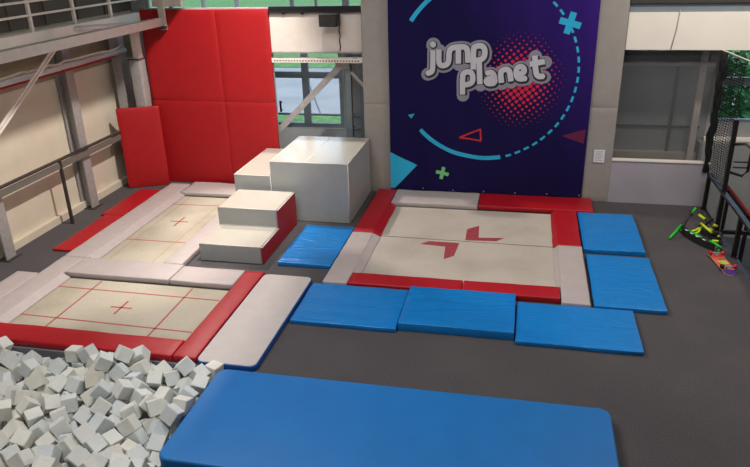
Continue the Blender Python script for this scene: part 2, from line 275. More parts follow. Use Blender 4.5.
# settled pose of every foam cube: x, y, z, rotation
HC, CUBE_SHIFT, PIT = .0865, 0.08, -0.42
CUBES = [(-3.68,5.22,-0.408,0.782,-1.604,1.327), (-3.68,5.575,-0.391,0.508,-1.769,0.233), (-3.68,5.93,-0.36,-2.02,0.033,1.871), (-3.68,6.285,-0.37,0.121,-0.587,-1.305), (-3.68,6.64,-0.381,0.481,1.268,-2.594), (-5.508,4.81,-0.235,-1.205,-0.949,2.257), (-5.143,4.862,-0.246,-1.433,0.912,-0.399), (-4.659,5.084,-0.246,1.357,-0.665,1.77), (-5.589,5.295,-0.222,-0.121,1.737,0.41), (-3.665,5.393,-0.249,0.882,-0.055,-2.996), (-5.072,5.633,-0.167,0.102,-1.363,2.406), (-5.148,6.008,-0.217,1.195,0.94,-2.45), (-4.946,5.791,-0.219,1.002,2.803,0.714), (-4.317,6.193,-0.124,-0.671,-3.106,-0.385), (-5.763,6.308,-0.24,-1.071,0.456,1.439), (-4.996,6.166,-0.181,-0.533,-2.315,1.515), (-4.267,6.43,-0.23,0.518,0.862,1.602), (-4.025,6.43,-0.215,-0.373,0.464,1.353), (-6.808,6.682,-0.183,-1.208,2.461,0.342), (-6.587,6.678,-0.164,1.852,-0.964,1.333), (-6.381,6.55,-0.145,1.481,0.983,0.51), (-6.104,6.65,-0.217,-1.095,1.201,0.314), (-4.499,6.68,-0.172,2.097,0.46,0), (-4.194,6.628,-0.176,-0.842,-2.421,-0.231), (-3.622,6.623,-0.201,0.157,-0.151,-3.141), (-5.227,5.089,-0.119,0.646,-1.077,-1.087), (-5.423,4.614,-0.172,0.923,-0.58,-1.304), (-5.606,5.087,-0.053,0.386,-1.211,-0.719), (-5.302,4.906,-0.15,-0.373,-0.922,2.748), (-5.039,5.031,-0.196,-2.733,-0.456,-0.724), (-3.623,4.964,-0.152,-1.605,-0.366,1.501), (-5.835,5.155,-0.161,0.61,0.23,-0.395), (-5.554,5.377,-0.056,1.704,-0.1,2.625), (-5.457,5.072,-0.238,0.938,1.571,2.2), (-5.034,5.719,0.006,0.052,2.91,-0.933), (-3.856,5.2,-0.225,0.022,0.423,-0.053), (-3.627,5.184,-0.187,-0.311,-0.969,-1.313), (-5.668,5.632,-0.15,-1.207,0.581,2.345), (-4.707,5.801,-0.153,-2.234,0.586,-0.188), (-4.331,5.484,-0.046,-0.576,-0.295,2.303), (-4.093,5.615,-0.148,1.128,-0.304,0.194), (-5.992,6.068,-0.189,-0.238,2.111,-0.924), (-4.506,5.983,-0.213,-1.872,1.067,0.202), (-4.269,5.914,-0.171,-0.229,2.058,0.881), (-3.99,5.958,-0.125,-1.145,-0.611,-0.458), (-6.919,6.285,-0.153,-2.4,0.944,-0.997), (-6.191,6.059,-0.069,-3.019,0.566,-0.908), (-5.9,6.343,-0.12,0.714,-2.673,-0.311), (-4.891,6.294,-0.078,-0.661,2.293,-1.19), (-4.367,6.112,0.027,-0.13,0.66,-2.145), (-4.105,6.478,-0.053,2.073,0.032,-2.566), (-3.633,6.188,-0.191,-1.939,0.814,-1.571), (-6.291,6.399,-0.143,-2.131,0.05,2.155), (-6.18,6.54,-0.068,0.558,0.156,-0.984), (-5.545,6.673,-0.178,0.107,3.138,-0.088), (-4.453,6.46,-0.159,0.419,-2.577,-0.164), (-4.06,6.713,-0.037,2.416,-0,1.571), (-3.637,6.688,-0.019,0.667,1.681,0.382), (-5.31,4.493,-0.076,-2.751,-0.574,-1.292), (-5.023,4.69,-0.212,0.924,-0.004,0.948), (-4.166,4.469,0.104,0.582,2.889,1.194), (-4.913,5.132,-0.092,-0.296,0.434,-2.257), (-4.208,4.879,-0.153,-0.022,0.721,2.921), (-3.658,4.851,-0.01,-1.475,0.356,-1.466), (-5.766,5.231,0.004,0.039,-2.24,0.936), (-5.12,5.266,-0.061,1.788,-2.1,0.18), (-4.879,5.483,-0.183,-0.274,-2.355,-0.864), (-4.549,5.28,-0.065,-1.468,-1.035,2.041), (-4.01,5.232,-0.143,-0.424,-0.143,-1.571), (-3.686,5.324,-0.07,1.728,-0.579,1.516), (-5.226,5.497,-0.189,0.264,-1.776,2.609), (-5.383,5.213,-0.038,1.281,0.637,-2.279), (-5.601,5.83,-0.085,-0.705,-0.427,-0.565), (-4.601,5.978,-0.065,1.079,0.115,1.983), (-4.382,5.365,0.076,0.637,0.06,-0.498), (-3.883,5.41,-0.265,0.73,-0.403,-1.402), (-3.636,5.574,-0.16,-0.852,-0.961,-2.389), (-6.689,6.141,-0.125,-2.255,-0.336,1.19), (-6.194,5.775,-0.114,-0.538,-0.429,1.266), (-5.638,6.06,-0.156,1.432,0.597,2.379), (-5.169,5.87,-0.097,-2.223,0.248,-0.594), (-4.724,6.139,-0.101,-1.509,0.513,0.734), (-4.244,5.977,-0.007,2.665,0.103,-0.494), (-3.916,5.651,-0.093,-2.012,-0.415,0.285), (-3.614,5.957,-0.157,1.555,-0.039,-1.537), (-6.066,6.357,-0.053,-1.08,0.292,1.412), (-5.835,6.152,-0.087,-2.545,-0.454,-1.283), (-5.461,6.138,-0.07,1.858,0.5,-0.578), (-4.735,6.327,0.061,2.382,-0.423,-1.364), (-4.332,6.63,-0.064,-0.375,-0.72,2.911), (-4.066,5.856,0.024,2.643,-0.557,1.012), (-3.772,6.127,-0.048,2.067,-0.446,1.62), (-6.871,6.491,-0.05,1.815,-0.894,1.84), (-5.635,6.704,-0.004,0.333,1.462,-1.239), (-5.887,6.637,-0.175,-1.131,0.016,-2.693), (-5.329,6.317,-0.064,0.511,2.359,0.203), (-5.426,6.701,0.027,0.213,-2.124,-0.227), (-5.103,6.696,-0.052,1.458,-0.218,-1.546), (-4.893,6.696,-0.057,-2.064,0.143,1.587), (-4.634,6.67,0.104,0.438,0.289,-1.223), (-3.959,6.567,0.081,-0.788,0.9,-0.08), (-3.769,6.543,-0.003,0.06,-2.514,-0.321), (-5.148,4.825,-0.026,3.129,1.046,-0.363), (-5.183,4.612,-0.027,2.785,-0.325,0.499), (-4.765,4.643,-0.105,2.453,-0.842,-0.691), (-4.6,4.611,0.026,-0.446,-1.021,-0.842), (-4.362,4.58,0.067,-0.195,2.583,-1.159), (-3.99,4.539,0.207,0.425,2.508,0.389), (-3.824,4.473,0.11,2.626,-0.127,1.17), (-5.129,5.027,0.025,0.522,2.064,-1.085), (-4.9,4.894,-0.059,2.208,-0.44,-1.61), (-4.091,4.654,-0.061,1.085,-2.943,-0.119), (-4.357,4.918,-0.056,-1.455,-0.713,-0.363), (-3.862,4.847,0.036,1.191,-2.82,0.229), (-5.902,5.344,0.007,0.078,-1.892,0.893), (-5.857,5.569,-0.09,1.484,1.094,-0.877), (-4.885,5.329,-0.019,0.316,0.329,-2.3), (-4.678,5.157,-0.051,-0.519,0.052,0.558), (-4.093,5.063,-0.065,2.709,0.808,-0.702), (-3.806,5.085,-0.056,-0.986,-0.094,1.047), (-6.229,5.488,-0.027,-0.005,-0.497,-0.253), (-5.225,5.645,0.027,0.824,-0.286,-2.292), (-4.587,5.57,-0.14,0.912,-0.188,2.696), (-4.465,5.168,0.086,-0.808,0.224,-2.048), (-3.765,5.504,-0.018,-0.734,-0.579,1.516), (-6.421,6.201,-0.07,-0.684,0.145,2.874), (-6.284,5.707,0.026,1.199,2.565,-0.318), (-6.042,5.645,0.016,-2.636,-0.33,-1.599), (-5.718,6.036,0.017,-2.766,-0.495,-1.211), (-5.15,6.18,-0.062,2.142,0.591,1.553), (-4.93,5.976,-0.08,-0.532,-0.779,2.73), (-4.452,5.79,-0.08,-2.556,-0.379,1.386), (-4.458,5.955,0.112,1.151,2.245,0.63), (-3.928,5.746,0.079,0.018,-0.497,-0.84), (-3.692,5.774,-0.066,-1.151,-3.002,-0.069), (-6.618,6.311,-0.056,-0.502,0.599,-2.099), (-6.389,6.394,0.01,0.328,2.658,1.154), (-6.014,5.895,-0.029,-0.299,-2.38,-0.654), (-5.589,6.48,-0.209,-0.09,2.985,1.43), (-5.049,6.317,0.023,-1.015,0.582,1.595), (-4.53,6.295,-0.017,-0.239,-0.139,0.065), (-4.539,6.494,0.034,-0.278,-0.476,0.217), (-4.106,6.235,-0.149,1.961,-0.101,-0.258), (-3.659,6.41,-0.124,0.465,-0.914,-0.668), (-7.131,6.56,0.052,-2.975,-0.579,-0.913), (-6.724,6.687,0.012,-1.924,-0.947,0.141), (-6.539,6.507,-0.027,-1.204,-0.753,-2.565), (-6.888,6.628,0.116,0.809,0.607,-2.226), (-5.189,6.526,0.017,0.603,1.124,-2.887), (-4.94,6.528,0.046,0.483,-0.534,2.788), (-4.95,6.357,0.183,-1.55,-0.935,0.539), (-4.783,6.545,0.188,-0.401,-0.798,1.135), (-4.287,6.377,-0.016,-0.953,0.187,0.316), (-3.878,6.365,-0.077,0.552,0.932,0.279), (-3.627,6.291,0.04,0.255,-0.323,1.571), (-5.428,4.738,-0.014,2.031,-2.409,0.255), (-4.962,4.46,-0.022,-0.868,0.131,-1.79), (-4.608,4.769,0.106,-0.188,1.07,1.575), (-4.37,4.469,0.247,0.194,1.145,1.71), (-4.015,4.736,0.122,-2.447,0.439,0.077), (-3.618,4.569,0.255,-1.17,0.121,0.051), (-5.661,4.903,-0.088,-0.241,0.026,1.304), (-5.426,4.974,0.002,-2.672,1.003,0.113), (-4.92,4.735,0.015,0.844,0.434,1.538), (-4.556,4.982,0.046,1.152,0.895,-0.188), (-4.315,5.106,-0.001,0,-0.788,-0.249), (-4.099,4.889,-0,1.166,0.771,-0.678), (-3.654,4.607,0.085,0.242,0.345,-0.609), (-6.182,5.636,0.164,-1.834,-0.576,-0.318), (-5.944,5.1,0.109,1.921,-0.883,1.46), (-5.585,5.322,0.13,1.731,-0.045,2.253), (-5.283,5.416,-0.009,0.146,1.776,-0.534), (-5.003,5.486,-0.008,-2.921,1.154,-0.605), (-4.671,4.923,-0.077,2.185,-0.136,-1.336), (-4.293,4.806,0.101,2.414,-0.302,1.283), (-4.24,5.287,-0.08,1.996,0.136,1.246), (-4.119,5.479,0.004,0.579,-0.322,-1.462), (-5.815,5.777,0.009,0.418,-2.216,-1.558), (-5.387,5.765,-0.075,0.242,2.129,1.009), (-5.64,5.662,0.053,-0.427,0.466,0.898), (-5.431,5.526,0.046,-0.089,-0.835,-2.059), (-4.764,5.613,-0.062,-0.899,0.434,-0.261), (-4.605,5.7,0.021,0.64,-2.414,0.178), (-4.016,5.428,-0.133,-2.026,0.89,-0.308), (-3.639,5.606,0.122,-1.037,-0.445,2.893), (-6.608,5.907,0.028,2.537,1.087,0.794), (-6.246,5.926,0.074,-1.33,-0.923,-1.483), (-5.769,6.515,-0.099,0.62,2.459,0.835), (-5.361,5.997,0.029,1.008,-2.698,-0.054), (-5.15,6.033,0.033,-0.603,0.195,-0.151), (-4.955,6.136,0.062,2.533,-0.285,0.219), (-4.744,5.943,0.062,1.428,0.842,0.283), (-4.225,5.699,-0.002,-2.775,-0.271,-1.157), (-3.617,5.8,0.108,1.167,0.103,-0.044), (-3.654,5.99,0.084,-2.023,0.575,-0.07)]
BURIED = [(-7.59,4.51,-0.368,1.416,0.619,2.376), (-7.264,4.51,-0.37,0.541,0.119,-2.987), (-6.938,4.51,-0.382,-1.48,-1.692,1.332), (-6.613,4.51,-0.408,-0.98,-1.537,1.82), (-6.287,4.51,-0.361,1.286,-0.718,-1.31), (-5.961,4.51,-0.362,-1.48,1.161,1.859), (-5.635,4.51,-0.354,-1.079,-0.518,-1.192), (-5.309,4.51,-0.333,-2.621,-0.494,0.889), (-4.983,4.51,-0.385,1.493,1.484,1.68), (-4.657,4.51,-0.365,-1.24,0.043,1.752), (-4.332,4.51,-0.374,2.152,-1.947,-0.091), (-4.006,4.51,-0.394,-0.599,1.412,-0.433), (-3.68,4.51,-0.396,1.831,-1.408,0.259), (-7.59,4.865,-0.346,-0.366,-2.843,-0.028), (-7.264,4.865,-0.371,-0.314,1.085,2.842), (-6.938,4.865,-0.357,0.399,-0.802,-2.473), (-6.613,4.865,-0.375,-1.484,1.007,1.34), (-6.287,4.865,-0.373,0.665,1.949,-1.2), (-5.961,4.865,-0.402,1.107,1.477,0.352), (-5.635,4.865,-0.349,0.733,-0.676,1.746), (-5.309,4.865,-0.371,0.257,-2.099,-0.908), (-4.983,4.865,-0.361,-1.874,-0.524,0.109), (-4.657,4.865,-0.342,-1.212,2.224,0.77), (-4.332,4.865,-0.351,0.939,2.675,0.565), (-4.006,4.865,-0.406,-1.39,1.641,0.451), (-3.68,4.865,-0.38,1.988,0.056,0.269), (-7.59,5.22,-0.379,2.191,-1.457,-0.3), (-7.264,5.22,-0.355,0.583,-0.393,2.544), (-6.938,5.22,-0.333,0.682,0.373,-1.86), (-6.613,5.22,-0.355,-2.222,0.898,0.245), (-6.287,5.22,-0.359,0.354,1.213,-2.928), (-5.961,5.22,-0.376,1.757,-0.302,-2.374), (-5.635,5.22,-0.4,-0.275,1.69,-0.678), (-5.309,5.22,-0.365,-1.827,0.481,0.743), (-4.983,5.22,-0.38,-1.297,2.991,0.19), (-4.657,5.22,-0.407,-1.621,-0.012,1.492), (-4.332,5.22,-0.356,-1.065,0.85,0.308), (-4.006,5.22,-0.35,0.25,-2.802,-0.724), (-7.59,5.575,-0.329,-0.817,0.561,2.438), (-7.264,5.575,-0.33,-0.885,-0.736,2.02), (-6.938,5.575,-0.362,-0.314,-2.263,-1.251), (-6.613,5.575,-0.375,0.027,-0.787,0.974), (-6.287,5.575,-0.355,-1.11,0.789,-0.163), (-5.961,5.575,-0.336,-0.513,-2.273,0.267), (-5.635,5.575,-0.35,0.766,-0.472,-2.28), (-5.309,5.575,-0.361,2.079,-0.986,-0.354), (-4.983,5.575,-0.363,-1.804,-0.718,1.311), (-4.657,5.575,-0.365,-1.874,2.201,0.518), (-4.332,5.575,-0.395,0.695,-1.424,-1.585), (-4.006,5.575,-0.353,0.162,-2.131,-1.932), (-7.59,5.93,-0.329,-0.792,2.638,0.474), (-7.264,5.93,-0.349,0.425,0.209,2.047), (-6.938,5.93,-0.368,-1.639,0.248,0.478), (-6.613,5.93,-0.389,2.289,1.36,-1.06), (-6.287,5.93,-0.371,-2.631,-0.119,-0.855), (-5.961,5.93,-0.394,-0.81,-1.411,1.991), (-5.635,5.93,-0.351,0.571,0.687,-2.557), (-5.309,5.93,-0.375,-0.067,0.538,2.005), (-4.983,5.93,-0.364,0.402,-0.995,1.175), (-4.657,5.93,-0.338,-0.705,2.872,0.709), (-4.332,5.93,-0.363,1.004,-1.037,1.058), (-4.006,5.93,-0.372,1.959,-1.124,1.552), (-7.59,6.285,-0.392,-2.477,-1.576,0.464), (-7.264,6.285,-0.401,0.454,1.473,-1.198), (-6.938,6.285,-0.374,1.375,1.082,-1.099), (-6.613,6.285,-0.35,0.919,-0.516,-1.262), (-6.287,6.285,-0.371,1.553,-0.268,2.479), (-5.961,6.285,-0.379,1.58,-0.536,-0.489), (-5.635,6.285,-0.379,1.51,-2.701,-0.368), (-5.309,6.285,-0.33,0.8,0.495,0.864), (-4.983,6.285,-0.337,1.066,-0.872,2.232), (-4.657,6.285,-0.375,1.622,-0.908,2.158), (-4.332,6.285,-0.329,2.415,-0.666,1.078), (-4.006,6.285,-0.343,2.231,1.048,-0.983), (-7.59,6.64,-0.35,-1.44,-0.563,0.951), (-7.264,6.64,-0.359,-0.361,-2.317,-0.328), (-6.938,6.64,-0.351,-1.722,-0.472,0.701), (-6.613,6.64,-0.347,-0.267,-2.176,-1.809), (-6.287,6.64,-0.342,-1.324,-2.425,-0.705), (-5.961,6.64,-0.385,-1.717,0.203,-1.815), (-5.635,6.64,-0.38,-1.759,1.182,0.619), (-5.309,6.64,-0.35,2.253,0.74,-0.738), (-4.983,6.64,-0.369,1.703,2.469,0.079), (-4.657,6.64,-0.353,2.243,0.39,0.225), (-4.332,6.64,-0.331,-0.716,0.81,-2.974), (-4.006,6.64,-0.359,0.406,-0.44,-0.356), (-7.637,4.648,-0.18,-2.909,-0.361,-0.084), (-7.392,4.686,-0.269,1.069,0.687,0.879), (-6.767,4.453,-0.249,1.014,-0.174,1.678), (-6.53,4.498,-0.232,1.004,-1.542,1.708), (-6.25,4.463,-0.159,-1.015,-1.29,-0.654), (-6.121,4.736,-0.413,-0.486,-1.571,-1.549), (-5.454,4.676,-0.412,-0,0,1.019), (-5.169,4.683,-0.413,-1.571,-0,-2.033), (-4.871,4.459,-0.212,0.051,2.018,0.005), (-4.807,4.68,-0.412,0,3.142,-1.024), (-4.17,4.516,-0.226,-0.108,-2.124,0.732), (-3.938,4.476,-0.204,-2.535,1.451,-0.193), (-3.627,4.5,-0.227,-1.627,0.153,-0.095), (-7.582,4.834,-0.162,1.882,-0.299,1.415), (-7.428,5.037,-0.413,0,0,2.097), (-7.115,4.668,-0.305,-0.781,2.551,0.494), (-6.57,5.007,-0.269,0.424,-0.651,1.231), (-6.466,4.679,-0.412,1.571,-0,-1.76), (-5.906,4.927,-0.22,-0.383,-1.452,1.174), (-5.685,5.06,-0.26,1.006,-2.782,-0.692), (-4.863,5.063,-0.319,-1.226,0.108,-2.504), (-3.842,4.648,-0.412,0.338,-1.571,0), (-3.653,4.739,-0.243,-1.171,-0.126,0.623), (-7.649,5.361,-0.232,-1.726,-0.778,1.797), (-7.627,5.047,-0.219,-1.705,0.334,-1.732), (-6.78,5.414,-0.313,0.993,0.397,0.487), (-6.734,5.195,-0.228,2.752,0.914,0.233), (-6.453,5.185,-0.214,1.999,-0.659,-0.557), (-6.128,5.035,-0.413,1.337,-1.571,0), (-5.463,5.023,-0.413,-1.571,-0,-0.534), (-5.036,5.355,-0.241,0.099,-1.888,-0.903), (-4.828,5.401,-0.412,1.571,-0,0.882), (-4.434,5.409,-0.243,-0.775,2.274,1.139), (-3.864,4.823,-0.231,-0.997,0.327,0.842), (-7.626,5.726,-0.213,1.067,-0.556,1.51), (-7.235,5.393,-0.217,-0.123,-0.658,-1.936), (-7.038,5.718,-0.274,-0.252,2.487,-1.652), (-6.605,5.742,-0.222,2.314,-0.194,1.896), (-6.46,5.588,-0.229,-1.363,-2.361,0.45), (-5.796,5.745,-0.275,2.412,-0.205,-1.006), (-5.472,5.732,-0.31,1.395,-2.496,-0.701), (-5.205,5.765,-0.261,-0.002,2.2,1.176), (-4.516,5.686,-0.278,-1.086,-0.726,0.607), (-4.317,5.611,-0.213,-3.013,0.071,-0.514), (-4.147,5.024,-0.358,1.135,-2.262,0.726), (-3.854,6,-0.233,-0.684,2.868,-1.04), (-7.44,6.085,-0.412,0.876,-1.571,0), (-7.392,5.737,-0.251,-0.646,0.694,0.839), (-6.82,6.179,-0.268,0.066,-2.231,-0.939), (-6.517,6.12,-0.254,2.008,0.889,1.274), (-6.373,5.836,-0.204,0.62,-2.44,0.984), (-6.123,6.102,-0.361,0.522,0.272,1.276), (-5.806,6.086,-0.353,-1.088,0.098,1.076), (-4.804,5.725,-0.411,-1.571,-0.014,-2.305), (-4.006,5.771,-0.245,2.677,0.284,-0.068), (-3.861,6.22,-0.212,0.925,-2.119,0.393), (-7.663,6.14,-0.227,-0,-2.573,-1.571), (-7.373,6.461,-0.259,1.362,0.221,1.019), (-7.092,6.447,-0.348,-0.451,-0.073,-2.506), (-6.409,6.476,-0.412,0,-0,-2.375), (-6.261,6.117,-0.224,-0.95,-0.993,-1.134), (-6.162,6.428,-0.412,-1.571,0,-2.078), (-5.459,6.132,-0.344,-0.97,-2.657,0.748), (-4.81,6.115,-0.31,0.505,-0.401,-1.261), (-3.775,6.444,-0.285,0.212,0.638,2.378), (-7.635,6.522,-0.223,1.045,0.25,-3.117), (-7.406,6.687,-0.23,2.854,-0.398,0.083), (-5.781,6.49,-0.412,0,-3.142,0.778), (-5.491,6.493,-0.412,-0,-0,-0.507), (-5.137,6.674,-0.261,0.349,-0.868,2.853), (-4.828,6.471,-0.274,0.801,-0.849,2.083), (-7.623,4.443,-0.132,0.764,-0.04,-1.609), (-7.226,4.669,-0.138,0.373,2.401,0.134), (-7.073,4.472,-0.216,-1.911,0.772,-0.03), (-6.587,4.47,-0.057,0.024,3.125,-0.464), (-6.372,4.443,0.021,-1.726,-1.945,0.167), (-6.029,4.499,-0.165,-0.23,2.977,0.94), (-5.099,4.473,-0.189,-0.908,0.493,-2.115), (-4.666,4.439,-0.156,2.963,0.01,1.565), (-4.448,4.447,-0.229,1.534,1.185,-0.075), (-4.006,4.438,-0.034,0.071,-1.703,-0.072), (-3.699,4.672,-0.073,-0.192,2.767,1.414), (-7.467,4.638,-0.051,-0.364,3.132,0), (-7.184,5.036,-0.254,-1.974,-0.595,-1.49), (-6.762,4.861,-0.215,1.608,-2.384,0.361), (-6.768,4.664,-0.289,-0.016,0.504,-2.745), (-6.19,5.325,-0.215,0.319,-0.162,2.238), (-6.029,4.729,-0.231,0.252,1.63,2.823), (-4.504,4.698,-0.413,0,3.142,1.154), (-4.305,4.696,-0.226,-3.047,-0.489,1.136), (-3.971,4.995,-0.199,-0.758,-0.486,-1.926), (-7.658,5.231,-0.106,0.85,-3.109,-0.027), (-7.085,5.236,-0.21,0.469,-2.245,0.35), (-6.924,5.129,-0.112,0.092,0.695,-1.943), (-6.623,5.352,-0.147,0.505,0.749,-0.786), (-6.142,5.566,-0.21,-2.905,-0.663,-0.767), (-4.475,4.952,-0.192,2.226,-0.236,-2.143), (-4.457,5.169,-0.193,-2.047,0.154,0.852), (-7.505,5.876,-0.134,-0.921,2.294,-0.84), (-7.151,5.526,-0.118,0.633,0.899,-2.139), (-6.786,5.623,-0.201,0.734,2.968,-0.918), (-6.475,5.742,-0.065,1.568,-0.9,0.716), (-6.433,5.426,-0.089,1.925,0.858,-1.224), (-6.091,5.795,-0.309,-1.045,-2.444,-0.788), (-5.306,5.303,-0.209,-1.031,-0.024,2.87), (-4.668,5.385,-0.211,0.85,0.374,-2.453), (-3.805,5.623,-0.232,-2.15,0.188,1.284), (-7.557,6.051,-0.078,-1.148,0.955,2.014), (-7.149,5.915,-0.177,-0.835,2.051,0.207), (-6.879,5.971,-0.17,1.822,-2.355,-0.177), (-6.659,5.934,-0.177,0.486,-1.963,1.045), (-6.41,5.972,-0.1,0.541,-2.387,1.103), (-5.445,5.939,-0.219,-0.906,0.314,-2.25), (-5.305,6.082,-0.185,1.654,-1.345,-0.655), (-4.813,5.952,-0.21,-0.612,2.603,-1.352), (-4.166,6.053,-0.238,1.112,-0.219,-0.308), (-7.524,6.299,-0.153,-2.468,0.583,0.107), (-7.092,6.143,-0.412,-1.571,-0,-2.376), (-6.44,6.317,-0.221,-2.523,0.268,-0.646), (-5.519,6.253,-0.195,-2.575,0.072,0.329), (-5.157,6.364,-0.187,-0.697,-0.109,-1.253), (-4.668,6.382,-0.22,0.74,-2.234,-0.984), (-7.626,6.709,-0.116,-0.016,2.683,-0.041), (-7.123,6.668,-0.203,-2.104,2.415,-0.05), (-6.859,6.453,-0.249,1.624,1.013,-1.469), (-6.626,6.447,-0.205,0.331,0.481,1.65), (-5.33,6.687,-0.138,1.068,0.939,-0.569), (-4.852,6.696,-0.241,-0.55,0.123,1.551), (-4.673,6.695,-0.119,1.568,-2.74,-0.017), (-7.33,4.781,0.021,1.967,-0.295,0.902), (-7.436,4.473,-0.216,0.111,0.715,-0.25), (-6.937,4.566,-0.132,2.309,0.455,1.612), (-6.699,4.635,-0.082,3.125,-0.041,1.107), (-6.223,4.605,0.052,0.426,-0.564,-1.328), (-6.011,4.457,0.004,-1.228,1.289,1.902), (-5.79,4.514,-0.228,0.088,2.565,0.013), (-4.499,4.44,-0.061,-0.385,0.026,1.56), (-4.289,4.462,-0.097,1.924,-0.434,-0), (-3.754,4.447,-0.05,-0.105,-0.52,0.028), (-7.581,4.796,0.018,0.492,1.155,2.271), (-7.358,4.882,-0.143,-0.44,1.024,1.373), (-6.988,4.739,-0.176,-2.161,0.597,-0.298), (-6.966,4.993,-0.215,0.696,-0.051,-0.415), (-6.256,4.672,-0.225,-0,-2.987,1.459), (-6.186,4.967,-0.202,-0.251,-2.92,1.434), (-5.808,4.722,-0.123,-2.74,-0.765,-0.584), (-5.607,4.618,-0.138,-1.15,-2.614,-0.125), (-4.544,4.63,-0.218,0,0.265,0.057), (-4.047,4.703,-0.244,-2.631,-0.207,0.611), (-7.62,5.015,-0.024,1.607,0.966,1.778), (-7.184,5.108,-0.076,2.712,-0.865,1.001), (-6.962,5.437,-0.2,-2.16,0.417,0.254), (-6.878,5.329,-0.079,0.825,2.424,1.172), (-5.815,5.358,-0.413,-1.571,0,2.331), (-6.054,5.18,-0.137,-0.618,-2.193,0.045), (-4.821,4.836,-0.209,3.106,0.806,-0.56), (-7.443,5.481,-0.193,-0.943,-0.694,3.042), (-7.076,5.375,-0.045,0.507,-2.645,0.193), (-7.21,5.761,-0.116,-1.23,-0.389,2.538), (-6.974,5.741,-0.053,-1.342,-0.11,3.055), (-5.775,5.419,-0.213,2.798,0,0.662), (-4.806,5.261,-0.216,1.198,0.372,-2.451), (-7.63,5.789,0.018,0.378,0.555,-1.632), (-7.307,6.243,-0.223,0.032,-3.046,1.615), (-7,5.932,-0.035,3.002,-0.774,0.022), (-5.961,5.729,-0.188,-0.382,-2.415,0.366), (-4.511,6.228,-0.18,-0.879,-1.846,-0.99), (-7.428,6.214,-0.033,0.636,-0.711,-0.86), (-7.366,6.506,-0.088,-1.324,0.176,2.751), (-7.074,6.445,-0.099,1.692,-0.68,-1.087), (-7.049,6.127,-0.138,-0.822,2.241,0.332), (-5.377,6.484,-0.212,1.203,-0.064,-1.863), (-4.699,6.479,-0.074,-2.156,-0.331,0.131), (-7.617,6.47,-0.042,1.726,0.557,-1.662), (-7.255,6.683,-0.044,2.025,0.85,-0), (-6.977,6.698,-0.1,1.674,2.408,-0.05), (-7.471,4.437,-0.002,-0,0.425,3.142), (-7.22,4.909,0.068,-0.341,-0.517,2.647), (-6.869,4.776,-0.043,-2.549,0.543,1.464), (-6.885,4.628,0.048,2.522,0.473,-0.421), (-6.228,4.776,-0.065,1.522,-0.146,-1.359), (-5.944,4.457,0.18,-1.213,1.841,-1.225), (-7.616,5.163,0.073,-0.605,0.03,-3), (-7.435,5.122,-0.206,0,-1.075,-1.277), (-6.759,4.972,-0.022,2.013,0.411,1.369), (-6.788,5.232,0.041,-0.97,0.209,-2.446), (-6.44,4.664,-0.098,0.824,2.134,0.992), (-5.99,4.962,-0.039,0.177,-2.942,1.21), (-5.691,4.721,0.03,-0.768,0.082,-1.94), (-3.884,4.665,-0.076,2.206,0.206,-0.092), (-7.524,5.39,-0.023,0.187,-2.251,0.555), (-7.333,5.31,-0.076,-2.243,0.192,-0.516), (-6.976,4.998,0.009,-0.611,-0.135,2.466), (-6.714,5.469,-0.047,1.294,0.782,1.973), (-6.291,5.236,-0.048,0.998,0.455,0.626), (-6.16,5.121,0.001,2.187,0.946,0.042), (-4.25,5.088,-0.183,1.416,0.647,2.64), (-7.383,5.617,-0.081,-2.46,0.267,-0.579), (-6.897,5.763,0.113,0.227,3.028,-0.984), (-6.741,5.728,-0.062,1.277,-0.825,0.844), (-6.5,5.549,0.023,0.453,-2.571,1.184), (-6.022,5.456,-0.125,2.234,0.191,-2.274), (-5.82,5.911,-0.131,-0.853,0.588,2.052), (-5.438,5.558,-0.192,0.609,1.088,2.244), (-4.131,5.385,-0.293,-0.284,-0.916,0.372), (-7.454,5.993,0.07,-0.537,0.941,1.975), (-7.296,6.04,-0.162,2.673,0.41,-0.465), (-7.141,5.946,0.071,-2.86,0.787,-0.176), (-7.631,6.246,0.007,-0.183,-2.639,0.089), (-7.221,6.315,-0.051,-1.526,1.7,0.869), (-6.993,6.314,0.048,-2.193,-0.581,-0.561), (-5.039,6.479,-0.09,0.771,0.867,-2.694), (-7.493,6.696,0.029,-1.442,2.782,-0.055), (-7.375,6.52,0.09,2.873,0.141,0.69), (-7.306,4.495,0.067,-1.4,2.683,-0.014), (-7.252,4.464,-0.123,0.803,0.08,1.338), (-6.708,4.797,0.099,-2.677,-1.066,0.596), (-6.577,4.841,-0.097,1.445,-1.117,0.471), (-6.092,4.759,0.12,1.505,0.004,0.521), (-5.862,4.799,0.089,0.568,0.607,-2.592), (-5.53,4.472,-0.022,0.411,2.544,-1.331), (-7.621,5.361,0.123,0.968,-0.338,1.677), (-7.421,5.024,-0.06,1.575,0.495,-1.268), (-7.116,4.842,-0.078,1.71,-1.056,-0.6), (-6.59,5.108,-0.095,-0.668,0.634,0.407), (-6.421,4.887,-0.17,1.053,-0.604,-0.919), (-6.033,4.728,-0.052,1.633,0.023,-3.026), (-7.419,5.162,0.066,1.701,0.496,-1.268), (-7.397,5.499,0.049,-2.458,0.261,-0.571), (-6.671,5.074,0.148,1.31,-0.357,2.656), (-6.405,5.028,-0.064,1.001,0.551,0.554), (-7.354,5.807,0.014,1.003,2.631,0.838), (-7.137,5.741,0.067,-2.866,0.082,1.468), (-7.025,5.211,0.095,-0.108,0.781,1.566), (-6.524,5.233,0.032,-0.677,2.952,-0.214), (-6.538,4.936,0.074,-0.478,-0.324,-1.86), (-7.452,5.873,0.207,1.774,-0.941,-1.167), (-7.278,6.13,0.052,-1.389,-0.936,2.135), (-6.814,6.09,-0.002,2.303,-0.157,-1.396)]

